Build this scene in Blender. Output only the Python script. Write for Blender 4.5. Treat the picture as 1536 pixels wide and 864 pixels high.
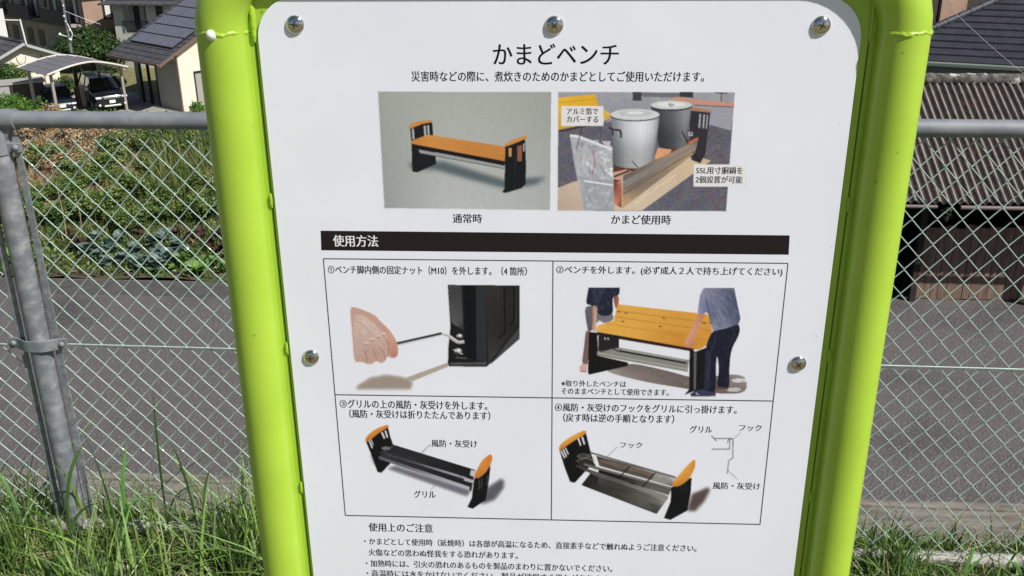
import bpy, bmesh, math, random
import numpy as np
from mathutils import Vector, Matrix
for o in list(bpy.data.objects): bpy.data.objects.remove(o)
sc = bpy.context.scene
COL = sc.collection
rad = math.radians
# ------------------------------------------------------------------ camera, world, sun, exposure
F_PX, EYE = 1480.0, 1.8
_up = -Vector((27, 3574, F_PX)).normalized()            # world up, in camera axes (x right, y down, z forward)
_Y = (Vector((0, 0, 1)) - _up*_up.z).normalized()
_X = _Y.cross(_up)
MW = Matrix((_X, _Y, _up))
cam_d = bpy.data.cameras.new('camera'); cam = bpy.data.objects.new('camera', cam_d); COL.objects.link(cam)
cam_d.sensor_width = 36; cam_d.lens = F_PX/1536*36; cam_d.clip_start = .02; cam_d.clip_end = 3000
cx, cy, cz = MW @ Vector((1, 0, 0)), MW @ Vector((0, -1, 0)), MW @ Vector((0, 0, -1))
m4 = Matrix((cx, cy, cz)).transposed().to_4x4(); m4.translation = (0, 0, EYE); cam.matrix_world = m4
sc.camera = cam
SUN_EL, SUN_AZ = rad(47), rad(180-54)                    # azimuth clockwise from +y
sd = Vector((math.sin(SUN_AZ)*math.cos(SUN_EL), math.cos(SUN_AZ)*math.cos(SUN_EL), math.sin(SUN_EL)))
w = bpy.data.worlds.new('World'); sc.world = w; w.use_nodes = True
nt = w.node_tree; bg = nt.nodes['Background']
sky = nt.nodes.new('ShaderNodeTexSky'); sky.sky_type = 'NISHITA'; sky.sun_disc = False
sky.sun_elevation = SUN_EL; sky.sun_rotation = SUN_AZ
nt.links.new(sky.outputs[0], bg.inputs[0]); bg.inputs[1].default_value = .06
sun_d = bpy.data.lights.new('sun', 'SUN'); sun = bpy.data.objects.new('sun', sun_d); COL.objects.link(sun)
sun_d.energy = 5; sun_d.angle = rad(.5); sun_d.color = (1, .955, .89)
sun.rotation_euler = sd.to_track_quat('Z', 'Y').to_euler()
vs = sc.view_settings; vs.view_transform = 'Standard'; vs.look = 'None'; vs.exposure = 0.18; vs.gamma = 1

# ------------------------------------------------------------------ helpers
def srgb(c):
    c = [x/255 for x in c[:3]]
    return tuple(x/12.92 if x <= .04045 else ((x+.055)/1.055)**2.4 for x in c)
def N(t, k, **kw):
    n = t.nodes.new('ShaderNode'+k)
    for a, b in kw.items(): setattr(n, a, b)
    return n
def mat(name, col, rough=.6, metal=0, col2=None, scale=5, detail=4, thr=(.35, .65), bump=0, bscale=None, coat=0,
        vcol=False, spec=.5, stretch=None, col3=None, s3=40, thr3=(.6, .7), trans=0, rough2=None):
    m = bpy.data.materials.new(name); m.use_nodes = True; t = m.node_tree; b = t.nodes['Principled BSDF']; L = t.links.new
    b.inputs['Roughness'].default_value = rough; b.inputs['Metallic'].default_value = metal
    b.inputs['Specular IOR Level'].default_value = spec
    b.inputs['Coat Weight'].default_value = coat; b.inputs['Coat Roughness'].default_value = .08
    b.inputs['Base Color'].default_value = (*col, 1)
    tc = N(t, 'TexCoord'); src = tc.outputs['Object']
    if stretch:
        mp = N(t, 'Mapping'); mp.inputs['Scale'].default_value = stretch; L(src, mp.inputs[0]); src = mp.outputs[0]
    out = None
    if vcol:
        a = N(t, 'Attribute'); a.attribute_name = 'Col'; out = a.outputs['Color']
    if col2 or vcol:
        no = N(t, 'TexNoise'); no.inputs['Scale'].default_value = scale; no.inputs['Detail'].default_value = detail
        L(src, no.inputs['Vector'])
        mr = N(t, 'MapRange'); mr.inputs[1].default_value, mr.inputs[2].default_value = thr; L(no.outputs[0], mr.inputs[0])
        mx = N(t, 'Mix', data_type='RGBA'); mx.inputs[6].default_value = (*col, 1); mx.inputs[7].default_value = (*(col2 or col), 1)
        if vcol:
            mx.blend_type = 'MULTIPLY'; mx.inputs[0].default_value = 1
            L(out, mx.inputs[6])
            m2 = N(t, 'MapRange'); m2.inputs[3].default_value = 1-vcol; m2.inputs[4].default_value = 1+vcol
            L(no.outputs[0], m2.inputs[0]); L(m2.outputs[0], mx.inputs[7])
        else: L(mr.outputs[0], mx.inputs[0])
        out = mx.outputs[2]
        if rough2 is not None:
            mr2 = N(t, 'MapRange'); mr2.inputs[1].default_value, mr2.inputs[2].default_value = thr
            mr2.inputs[3].default_value = rough; mr2.inputs[4].default_value = rough2
            L(no.outputs[0], mr2.inputs[0]); L(mr2.outputs[0], b.inputs['Roughness'])
    if col3:
        v = N(t, 'TexNoise'); v.inputs['Scale'].default_value = s3; v.inputs['Detail'].default_value = 2; L(src, v.inputs['Vector'])
        mr = N(t, 'MapRange'); mr.inputs[1].default_value, mr.inputs[2].default_value = thr3; L(v.outputs[0], mr.inputs[0])
        mx = N(t, 'Mix', data_type='RGBA'); mx.inputs[6].default_value = (*col, 1); mx.inputs[7].default_value = (*col3, 1)
        if out: L(out, mx.inputs[6])
        L(mr.outputs[0], mx.inputs[0]); out = mx.outputs[2]
    if out: L(out, b.inputs['Base Color'])
    if bump:
        no = N(t, 'TexNoise'); no.inputs['Scale'].default_value = bscale or scale; no.inputs['Detail'].default_value = 5
        L(src, no.inputs['Vector'])
        bp = N(t, 'Bump'); bp.inputs['Strength'].default_value = 1; bp.inputs['Distance'].default_value = bump
        L(no.outputs[0], bp.inputs['Height']); L(bp.outputs[0], b.inputs['Normal'])
    if trans:
        b.inputs['Subsurface Weight'].default_value = 0
        tr = N(t, 'BsdfTranslucent'); ms = N(t, 'MixShader'); ms.inputs[0].default_value = trans
        if out: L(out, tr.inputs[0])
        else: tr.inputs[0].default_value = (*col, 1)
        o = t.nodes['Material Output']; L(b.outputs[0], ms.inputs[1]); L(tr.outputs[0], ms.inputs[2]); L(ms.outputs[0], o.inputs[0])
    return m
ORG = {}
def empty(name, label, cat, loc=(0, 0, 0), group=None, rz=0):
    o = bpy.data.objects.new(name, None); COL.objects.link(o); o.location = loc; o.rotation_euler = (0, 0, rz)
    o.empty_display_size = .1; o['label'] = label; o['category'] = cat
    if group: o['group'] = group
    ORG[o.name] = Vector(loc); return o
def tag(o, label, cat, group=None):
    o['label'] = label; o['category'] = cat
    if group: o['group'] = group
    return o
def link(name, me, parent=None, m=None, label=None, kind=None, loc=None):
    o = bpy.data.objects.new(name, me); COL.objects.link(o)
    if parent: o.parent = parent
    if m and not me.materials: me.materials.append(m)
    if label: o['label'] = label
    if kind: o['kind'] = kind
    if loc is not None: o.location = loc
    ORG[o.name] = ORG[parent.name].copy() if parent else Vector((0, 0, 0))
    return o
class Fr:                                                # a local frame: s along, t away, z up
    def __init__(s, o=(0, 0, 0), yaw=0): s.o = Vector(o); s.c, s.n = math.cos(yaw), math.sin(yaw); s.yaw = yaw
    def __call__(s, a, b, z=0): return Vector((s.o.x+a*s.c-b*s.n, s.o.y+a*s.n+b*s.c, s.o.z+z))
W = Fr()
class MB:
    def __init__(s): s.v = []; s.f = []; s.c = []
    def add(s, vs, fs, cols=None):
        k = len(s.v); s.v += [tuple(v) for v in vs]; s.f += [tuple(i+k for i in f) for f in fs]
        if cols: s.c += cols
        return s
    def box(s, fr, a, b, c, d, e, f):
        p = [fr(x, y, z) for z in (e, f) for x, y in ((a, c), (b, c), (b, d), (a, d))]
        return s.add(p, [(3, 2, 1, 0), (4, 5, 6, 7), (0, 1, 5, 4), (1, 2, 6, 5), (2, 3, 7, 6), (3, 0, 4, 7)])
    def quad(s, *p): return s.add(p, [tuple(range(len(p)))])
    def slab(s, pts, off):                               # polygon extruded by vector off
        n = len(pts); off = Vector(off); q = [Vector(p)+off for p in pts]
        return s.add(list(pts)+q, [tuple(range(n))[::-1], tuple(range(n, 2*n))]+[(i, (i+1) % n, n+(i+1) % n, n+i) for i in range(n)])
    def tube(s, path, r, n=12, caps=True):
        P = [Vector(p) for p in path]; R = r if isinstance(r, (list, tuple)) else [r]*len(P)
        t0 = (P[1]-P[0]).normalized(); nrm = t0.orthogonal().normalized(); vs = []; pt = t0
        for i, p in enumerate(P):
            t = (P[min(i+1, len(P)-1)]-P[max(i-1, 0)]).normalized()
            nrm = pt.rotation_difference(t) @ nrm; pt = t; nrm = (nrm-t*nrm.dot(t)).normalized(); b = t.cross(nrm)
            vs += [p+(nrm*math.cos(2*math.pi*k/n)+b*math.sin(2*math.pi*k/n))*R[i] for k in range(n)]
        fs = [(i*n+k, i*n+(k+1) % n, (i+1)*n+(k+1) % n, (i+1)*n+k) for i in range(len(P)-1) for k in range(n)]
        if caps: fs += [tuple(range(n))[::-1], tuple((len(P)-1)*n+k for k in range(n))]
        return s.add(vs, fs)
    def dome(s, c, ax, r, h, n=20, m=6):
        ax = Vector(ax).normalized(); u = ax.orthogonal().normalized(); v = ax.cross(u); c = Vector(c); vs = []
        for j in range(m):
            a = j/m*math.pi/2
            vs += [c+(u*math.cos(2*math.pi*k/n)+v*math.sin(2*math.pi*k/n))*r*math.cos(a)+ax*h*math.sin(a) for k in range(n)]
        vs.append(c+ax*h)
        return s.add(vs, [(j*n+k, j*n+(k+1) % n, (j+1)*n+(k+1) % n, (j+1)*n+k) for j in range(m-1) for k in range(n)]
                     + [((m-1)*n+k, (m-1)*n+(k+1) % n, m*n) for k in range(n)])
    def mesh(s, name, off=(0, 0, 0), smooth=False):
        me = bpy.data.meshes.new(name); o = Vector(off)
        me.from_pydata([(v[0]-o.x, v[1]-o.y, v[2]-o.z) for v in s.v], [], s.f)
        if s.c:
            a = me.color_attributes.new('Col', 'FLOAT_COLOR', 'POINT')
            a.data.foreach_set('color', np.array([(*c[:3], 1) for c in s.c], dtype=np.float32).ravel())
        if smooth:
            me.polygons.foreach_set('use_smooth', [True]*len(me.polygons)); me.set_sharp_from_angle(angle=rad(40))
        me.update(); return me
    def build(s, name, m, parent=None, smooth=False, bevel=0, label=None, kind=None, seg=2):
        me = s.mesh(name, ORG[parent.name] if parent else (0, 0, 0), smooth)
        o = link(name, me, parent, m, label, kind)
        if bevel:
            b = o.modifiers.new('bevel', 'BEVEL'); b.width = bevel; b.segments = seg; b.limit_method = 'ANGLE'; b.angle_limit = rad(35)
        return o
def root_at(name, label, cat, p, group=None): return empty(name, label, cat, p, group)
def kids(o): return [c for c in COL.objects if c.parent == o]
def copy_tree(o, parent=None):
    c = o.copy(); COL.objects.link(c)
    if parent: c.parent = parent
    for ch in kids(o): copy_tree(ch, c)
    return c
def fast_mesh(name, V, Fc, C=None, smooth=False):        # V (n,3), Fc (m,k) numpy, per-vertex colour
    me = bpy.data.meshes.new(name); k = Fc.shape[1]
    me.vertices.add(len(V)); me.vertices.foreach_set('co', V.astype(np.float32).ravel())
    me.loops.add(Fc.size); me.loops.foreach_set('vertex_index', Fc.astype(np.int32).ravel())
    me.polygons.add(len(Fc)); me.polygons.foreach_set('loop_start', np.arange(0, Fc.size, k, dtype=np.int32))
    me.update(calc_edges=True)
    if smooth: me.polygons.foreach_set('use_smooth', np.ones(len(Fc), bool))
    if C is not None:
        a = me.color_attributes.new('Col', 'FLOAT_COLOR', 'POINT')
        a.data.foreach_set('color', np.hstack([C, np.ones((len(C), 1))]).astype(np.float32).ravel())
    return me
RNG = np.random.default_rng(7); random.seed(5)

# ------------------------------------------------------------------ materials
GREEN = mat('lime_green_paint', (.375, .57, .052), .40, coat=.3, col2=(.335, .52, .042), scale=9, bump=.00007, bscale=300, col3=(.20, .40, .01), s3=95, thr3=(.73, .76))
GREEN_W = mat('lime_green_weld', (.37, .57, .040), .33, coat=.4, col2=(.33, .52, .034), scale=60, bump=.0012, bscale=190)
WHITE = mat('sign_board_white', srgb((233, 236, 248)), .40, coat=.12, col2=srgb((229, 232, 243)), scale=7, col3=srgb((205, 203, 198)), s3=160, thr3=(.78, .81))
STEEL = mat('stainless', (.62, .60, .57), .12, 1)
STEELD = mat('recess_dark', (.06, .055, .05), .5, .5)
PAINTWHITE = mat('pale_cap', (.72, .74, .66), .45)
GALV = mat('galvanised_steel', (.175, .195, .22), .58, .2, col2=(.235, .255, .275), scale=14, thr=(.4, .62), bump=.0003, bscale=60, rough2=.66, col3=(.15, .16, .18), s3=34, thr3=(.58, .85))
GALVP = mat('galvanised_post', (.19, .21, .235), .52, .3, col2=(.33, .35, .36), scale=30, thr=(.42, .70), stretch=(1, 1, 1.3), bump=.0004, bscale=50, rough2=.65)
GALVW = mat('weathered_rail', (.42, .42, .41), .7, .1, col2=(.34, .33, .31), scale=22, thr=(.45, .65))
WIRE = mat('green_coated_wire', (.31, .43, .375), .48, coat=.08, spec=.4, col2=(.40, .51, .46), scale=18)
ASPH = mat('asphalt', (.104, .095, .094), .92, col2=(.060, .056, .058), scale=.55, detail=6, thr=(.50, .70), bump=.03, bscale=30, col3=(.24, .225, .215), s3=44, thr3=(.60, .72))
ASPHD = mat('asphalt_dark', (.06, .056, .06), .9, col2=(.085, .08, .08), scale=6, bump=.004, bscale=60)
CONC = mat('concrete_gutter', (.21, .19, .165), .9, col2=(.12, .105, .09), scale=3, thr=(.4, .62), bump=.01, bscale=14, stretch=(.6, 3, 1))
SOIL = mat('soil', (.10, .07, .05), .95, col2=(.045, .035, .02), scale=5, bump=.03, bscale=9, col3=(.05, .08, .02), s3=2.2, thr3=(.5, .6))
LAWN = mat('park_soil', (.30, .25, .15), .95, col2=(.07, .09, .03), scale=14, thr=(.42, .58), bump=.01, bscale=60)
FIELD = mat('field', (.15, .165, .05), .95, col2=(.21, .17, .09), scale=.12, detail=9, thr=(.3, .72), bump=.05, bscale=3, col3=(.09, .125, .035), s3=1.7, thr3=(.42, .75))
LEAF = mat('leaf', (1, 1, 1), .5, vcol=.25, scale=30, trans=.28)
PRINT = mat('print_ink', (1, 1, 1), .55, vcol=.10, scale=420, spec=.2)
INK = mat('black_ink', srgb((16, 15, 18)), .6, spec=.15)
INKW = mat('white_ink', srgb((232, 233, 237)), .45)
_sr = srgb
def pcol(c): g_ = sum(c[:3])/3; return _sr([x*.90+g_*.10 for x in c[:3]])

# ------------------------------------------------------------------ the sign
SY = rad(-2.7); SF = Fr((0, 1.1, 0), SY)
nS = Vector((-math.sin(SY), math.cos(SY), 0))
sign = root_at('information_sign', 'white instruction board in a lime green tube frame standing in the grass before the fence', 'sign', SF(.052, 0, 0))
CXL, CXR, TT, RT, WZ, RE = .052-.371, .052+.371, .005, .0288, 1.647, .085
def elbow(cxp, sgn, n=10):
    return [SF(cxp+sgn*RE*(1-math.cos(a)), TT, WZ+RE*math.sin(a)) for a in [math.pi/2*i/n for i in range(1, n+1)]]
mb = MB()
pl = [SF(CXL, TT, -.25), SF(CXL, TT, WZ)]+elbow(CXL, 1)
pr = ([SF(CXR, TT, -.25), SF(CXR, TT, WZ)]+elbow(CXR, -1))[::-1]
mb.tube(pl+pr, RT, 40)
mb.build('tube_frame', GREEN, sign, smooth=True)
mb = MB(); mb.tube([SF(CXL+.02, TT, .735), SF(CXR-.02, TT, .735)], RT*.9, 28); mb.build('lower_tube', GREEN, sign, smooth=True)
for cxp, sg in ((CXL, -1), (CXR, 1)):
    mb = MB(); P = []; R = []
    n = 90
    for i in range(n):
        a = 2*math.pi*i/n
        P.append(SF(cxp+(RT-.0028)*math.cos(a), TT+(RT-.0028)*math.sin(a), WZ+.0009*math.sin(5*a+sg)+.0006*math.sin(13*a+2)+random.uniform(-.0004, .0004)))
        R.append((.0034 if sg < 0 else .0037)+.0008*math.sin(7*a+sg)*math.sin(3*a)+random.uniform(-.0002, .0004))
    P.append(P[0]); R.append(R[0]); mb.tube(P, R, 8, caps=False)
    mb.build('weld_bead', GREEN_W, sign, smooth=True)
# little pale cap stuck in the left weld
mb = MB(); a = rad(-98); c = SF(CXL+RT*math.cos(a), TT+RT*math.sin(a), WZ-.001)
ax = c-SF(CXL, TT, WZ-.002); mb.dome(c-ax.normalized()*.002, ax+Vector((0, 0, .012)), .0062, .0082, 16, 5)
mb.build('cap_screw', PAINTWHITE, sign, smooth=True)
# plates between board and tubes, with slits, tabs
BL, BR, BT, BB, BC = .052-.331, .052+.326, 1.684, .80, .046
TABS = (1.452, 1.258, 1.052, .87)
for sg, cxp, edge in ((-1, CXL, BL), (1, CXR, BR)):
    inner = edge+sg*.009 if sg > 0 else edge-.0035
    slit = .0018
    mb = MB(); a, b = sorted((edge-sg*.035, inner)); mb.box(SF, a, b, .0035, .0075, .79, WZ+.004)
    mb.build('side_plate', GREEN, sign, bevel=.0006)
    mb = MB(); a, b = sorted((inner+sg*slit, cxp-sg*.018)); mb.box(SF, a, b, .0045, .0085, .79, WZ+.002)
    mb.build('side_plate', GREEN, sign, bevel=.0006)
    mb = MB(); mb.box(SF, inner-.004, inner+.008, .0087, .0115, .79, WZ) if sg > 0 else mb.box(SF, inner-.008, inner+.004, .0087, .0115, .79, WZ)
    mb.build('backing_strip', GREEN, sign)
    ins = cxp-sg*RE
    mb = MB(); ca = [(cxp-sg*RE*(1-math.cos(q*math.pi/20)), WZ+RE*math.sin(q*math.pi/20)) for q in range(11)]
    pg = [(edge-sg*.035, WZ-.004)]+[(cxp-sg*.004, WZ-.004)]+ca[1:]+[(ins-sg*.02, WZ+RE), (ins-sg*.02, WZ-.004)]
    mb.slab([SF(x, .0038, z) for x, z in (pg if sg > 0 else pg[::-1])], SF(0, .0079, 0)-SF(0, .0038, 0)); mb.build('corner_plate', GREEN, sign)
    for z in TABS:
        mb = MB(); P = [SF(inner+sg*slit/2+random.uniform(-.0006, .0006), .0032, z-.009+.003*i) for i in range(7)]
        mb.tube(P, [.0009, .0017, .0022, .0020, .0023, .0017, .0009], 8); mb.build('weld_tab', GREEN_W, sign, smooth=True)
    mb = MB(); P = [SF(inner+sg*slit/2+random.uniform(-.0003, .0003), .0032, WZ-.012+.004*i) for i in range(12)]
    k_ = .78 if sg < 0 else .5; mb.tube(P, [x_*k_ for x_ in (.002, .0034, .004, .0037, .0041, .0044, .004, .0043, .0045, .0042, .0036, .002)], 10); mb.build('weld_tab', GREEN_W, sign, smooth=True)
mb = MB()                                                # inner back frame strip along the top
mb.box(SF, CXL+RE+.022, CXR-RE-.022, .0035, .0075, WZ+.0041, WZ+RE-.01); mb.build('side_plate', GREEN, sign, bevel=.0006)
def rrect(a, b, c, d, r, n=10):
    pts = []
    for (x, z, s) in ((b-r, d-r, 0), (a+r, d-r, 1), (a+r, c+r, 2), (b-r, c+r, 3)):
        for i in range(n+1):
            an = math.pi/2*(s+i/n); pts.append((x+r*math.cos(an), z+r*math.sin(an)))
    return pts
mb = MB(); rp = rrect(BL, BR, BB, BT, BC)
mb.slab([SF(x, .003, z) for x, z in rp], SF(0, 0, 0)-SF(0, .003, 0))
board = mb.build('board', WHITE, sign, bevel=.0006)
for s_, z in ((-.236, 1.6545), (.048, 1.6535), (.334, 1.653), (-.253, 1.248), (.351, 1.248), (-.236, .842), (.048, .842), (.334, .842)):
    mb = MB(); c = SF(s_, -.0002, z); mb.dome(c, -nS, .0103, .0048, 28, 8)
    sc_o = mb.build('screw', STEEL, sign, smooth=True)
    mb = MB(); rr = random.uniform(0, 1.5)
    for k in (0, math.pi/2):
        d = Vector((math.cos(SY), math.sin(SY), 0))*math.cos(rr+k)+Vector((0, 0, 1))*math.sin(rr+k); e = d.cross(nS)
        cc = c-nS*.00500; mb.slab([cc+d*.0042+e*.0008, cc-d*.0042+e*.0008, cc-d*.0042-e*.0008, cc+d*.0042-e*.0008], nS*.002)
    mb.build('recess', STEELD, sc_o)

# measured print plan: a point of the photograph's board turned into metres on the board
def B(px, py):
    r = MW @ Vector((px-768, py-432, F_PX)); C = Vector((0, 0, EYE)); k = nS.dot(SF.o-C)/nS.dot(r); p = C+r*k-SF.o
    return p.x*math.cos(SY)+p.y*math.sin(SY), p.z+SF.o.z
LAY = [0]
def bp(px, py, lay): s_, z = B(px, py); return SF(s_, -.00010-lay*.0000045, z)
class Rule:                                              # flat printed bars and rules
    def __init__(s): s.mb = MB(); s.l = 1
    def poly(s, pts, col): s.mb.add([bp(x, y, s.l) for x, y in pts], [tuple(range(len(pts)))], [srgb(col)]*len(pts)); return s
    def line(s, p, q, wd, col):
        (x0, y0), (x1, y1) = p, q; l = math.hypot(x1-x0, y1-y0); nx, ny = -(y1-y0)/l*wd/2, (x1-x0)/l*wd/2; s.l += 1
        return s.poly([(x0+nx, y0+ny), (x1+nx, y1+ny), (x1-nx, y1-ny), (x0-nx, y0-ny)], col)
    def done(s, name): return s.mb.build(name, PRINT, board)
def gblur(a_, sg):
    if sg <= 0: return a_
    n_ = max(1, int(sg*3)); k = np.exp(-.5*(np.arange(-n_, n_+1)/sg)**2); k /= k.sum()
    for ax in (0, 1):
        p = np.pad(a_, [(n_, n_) if i == ax else (0, 0) for i in range(a_.ndim)], mode='edge'); o = np.zeros_like(a_)
        for i, w_ in enumerate(k): o += w_*(p[i:i+a_.shape[0]] if ax == 0 else p[:, i:i+a_.shape[1]])
        a_ = o
    return a_
class Art:                                               # a printed picture: inked dots on a fine mesh lying on the board
    SS = 2
    def __init__(s, ox, oy, k, ext):
        s.o = (ox, oy, k); s.x0, s.y0, x1, y1 = ext; s.k = s.SS/k      # SS samples per photo pixel
        s.w, s.h = int((x1-s.x0)*s.k)+1, int((y1-s.y0)*s.k)+1
        s.im = np.zeros((s.h, s.w, 3)); s.im[:] = (232, 235, 245); s.al = np.zeros((s.h, s.w)); s.rg = np.random.default_rng(s.w)
    def _mask(s, pts):
        P = [((x-s.x0)*s.k, (y-s.y0)*s.k) for x, y in pts]
        xa, xb = max(0, int(min(p[0] for p in P))), min(s.w, int(max(p[0] for p in P))+2); ya, yb = max(0, int(min(p[1] for p in P))), min(s.h, int(max(p[1] for p in P))+2)
        if xb <= xa or yb <= ya: return None
        X, Y = np.meshgrid(np.arange(xa, xb), np.arange(ya, yb)); c = np.zeros(X.shape, bool)
        for i in range(len(P)):
            (u0, v0), (u1, v1) = P[i], P[i-1]
            if v0 == v1: continue
            c ^= ((v0 > Y) != (v1 > Y)) & (X < (u1-u0)*(Y-v0)/(v1-v0)+u0)
        return (slice(ya, yb), slice(xa, xb)), X, Y, c, P
    def tri(s, pts, col, a=1.0):
        m_ = s._mask(pts)
        if m_ is None: return s
        sl, X, Y, c, P = m_
        if isinstance(col, list):
            num = 0; den = 0
            for (u, v), q in zip(P, col):
                w_ = 1/(((X-u)**2+(Y-v)**2)+2.)**1.25; num = num+w_[..., None]*np.array(q, float); den = den+w_
            C = num/den[..., None]
        else: C = np.array(col, float)
        f = (c*a)[..., None]; s.im[sl] = s.im[sl]*(1-f)+C*f; s.al[sl] = np.maximum(s.al[sl], c*1.0); return s
    def poly(s, pts, col, lay=True): return s.tri(pts, col)
    def blob(s, pts, col, k=2):
        col = col if isinstance(col, list) else [col]*len(pts)
        for _ in range(k):
            q = []; c = []
            for i in range(len(pts)):
                (x0, y0), (x1, y1) = pts[i], pts[(i+1) % len(pts)]; a_, b_ = col[i], col[(i+1) % len(pts)]
                for f in (.22, .78): q.append((x0+(x1-x0)*f, y0+(y1-y0)*f)); c.append(tuple(a_[j]*(1-f)+b_[j]*f for j in range(3)))
            pts, col = q, c
        return s.tri(pts, col)
    def clear(s, pts):
        sl, X, Y, c, P = s._mask(pts); s.im[sl][c] = (232, 235, 245); s.al[sl][c] = 0; return s
    def speck(s, pts, n, sz, cols, ang=None, seed=0, asp=.35, a=.32):
        m_ = s._mask(pts); sl, X, Y, c, P = m_; im0 = s.im.copy(); al0 = s.al.copy(); r = random.Random(seed+n)
        xs = [p[0] for p in pts]; ys = [p[1] for p in pts]
        for _ in range(int(n*2)):
            x, y = r.uniform(min(xs), max(xs)), r.uniform(min(ys), max(ys)); g = (r.uniform(0, 3.14) if ang is None else ang+r.gauss(0, .12)); L = sz*r.uniform(.5, 1.3); w_ = L*asp*r.uniform(.5, 1.3)
            s.tri([(x+math.cos(g)*L, y+math.sin(g)*L), (x-math.sin(g)*w_, y+math.cos(g)*w_), (x-math.cos(g)*L, y-math.sin(g)*L), (x+math.sin(g)*w_, y-math.cos(g)*w_)], r.choice(cols), a)
        d = gblur(s.im-im0, 1.3); s.im = im0; s.al = al0; s.im[sl] += d[sl]*c[..., None]; return s
    def soft(s, pts, col, bgc, n=5, grow=.16):
        m_ = s._mask(pts)
        if m_ is None: return s
        sl, X, Y, c, P = m_; M = np.zeros((s.h, s.w)); M[sl] = c; M = gblur(M, 3+14*grow)
        s.im = s.im*(1-M[..., None])+np.array(col, float)*M[..., None]; s.al = np.maximum(s.al, M > .02); return s
    def grid(s, q, fn, nx=14, ny=10):
        T = np.array([[fn(i/nx, j/ny) for i in range(nx+1)] for j in range(ny+1)], float); m_ = s._mask(q); sl, X, Y, c, P = m_
        v = np.clip((Y-P[0][1])/(P[3][1]-P[0][1]), 0, .9999); xl = P[0][0]+(P[3][0]-P[0][0])*v; xr = P[1][0]+(P[2][0]-P[1][0])*v; u = np.clip((X-xl)/(xr-xl), 0, .9999)
        a_ = u*nx; b_ = v*ny; i = a_.astype(int); j = b_.astype(int); fa = (a_-i)[..., None]; fb = (b_-j)[..., None]
        C = (T[j, i]*(1-fa)+T[j, i+1]*fa)*(1-fb)+(T[j+1, i]*(1-fa)+T[j+1, i+1]*fa)*fb
        f = c[..., None]; s.im[sl] = s.im[sl]*(1-f)+C*f; s.al[sl] = np.maximum(s.al[sl], c); return s
    def ell(s, x, y, rx, ry, col, n=26): return s.tri([(x+rx*math.cos(2*math.pi*i/n), y+ry*math.sin(2*math.pi*i/n)) for i in range(n)], col)
    def line(s, pts, wd, col):
        for (x0, y0), (x1, y1) in zip(pts, pts[1:]):
            l = math.hypot(x1-x0, y1-y0) or 1; w_ = max(wd, 1.1/s.k); nx, ny = -(y1-y0)/l*w_/2, (x1-x0)/l*w_/2
            s.tri([(x0+nx, y0+ny), (x1+nx, y1+ny), (x1-nx, y1-ny), (x0-nx, y0-ny)], col)
        return s
    def noise(s, pts, amp, sg=.8):                       # grain that stays inside an outline
        sl, X, Y, c, P = s._mask(pts); n_ = gblur(s.rg.normal(0, 1, (s.h, s.w, 1)), sg)*(1+2.2*sg); n2 = gblur(s.rg.normal(0, 1, (s.h, s.w, 3)), 1.2)*2
        s.im[sl] += (n_*amp+n2*amp*.3)[sl]*c[..., None]; return s
    def done(s, name, label=None):
        im = gblur(s.im, .9); al = gblur(s.al, .9); st = 2                     # one mesh vertex per photo pixel
        im = im[::st, ::st]; al = al[::st, ::st]; h, w = al.shape
        im = im+gblur(s.rg.normal(0, 1, (h, w, 1)), .7)*3.0*(al[..., None] > .5)
        g_ = im.mean(2, keepdims=True); im = np.clip(im*.92+g_*.08, 0, 255)/255; lin = np.where(im <= .04045, im/12.92, ((im+.055)/1.055)**2.4)
        px = s.o[0]+(s.x0+np.arange(w)*st/s.k)/s.o[2]; py = s.o[1]+(s.y0+np.arange(h)*st/s.k)/s.o[2]; PX, PY = np.meshgrid(px, py)
        Rr = np.stack([PX-768, PY-432, np.full_like(PX, F_PX)], -1) @ np.array(MW).T
        C0 = np.array([0, 0, EYE]); nn = np.array(nS); t = nn @ (np.array(SF.o)-C0)/(Rr @ nn); V = C0+Rr*t[..., None]-nn*.00005-np.array(ORG[board.name])
        idx = np.arange(h*w).reshape(h, w); Q = np.stack([idx[:-1, :-1], idx[1:, :-1], idx[1:, 1:], idx[:-1, 1:]], -1).reshape(-1, 4)
        A = al.reshape(-1); keep = A[Q].max(1) > .03; Q = Q[keep]; used = np.unique(Q); mp = np.zeros(h*w, int); mp[used] = np.arange(len(used))
        me = fast_mesh(name, V.reshape(-1, 3)[used], mp[Q], lin.reshape(-1, 3)[used]); return link(name, me, board, PRINT, label)
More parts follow.
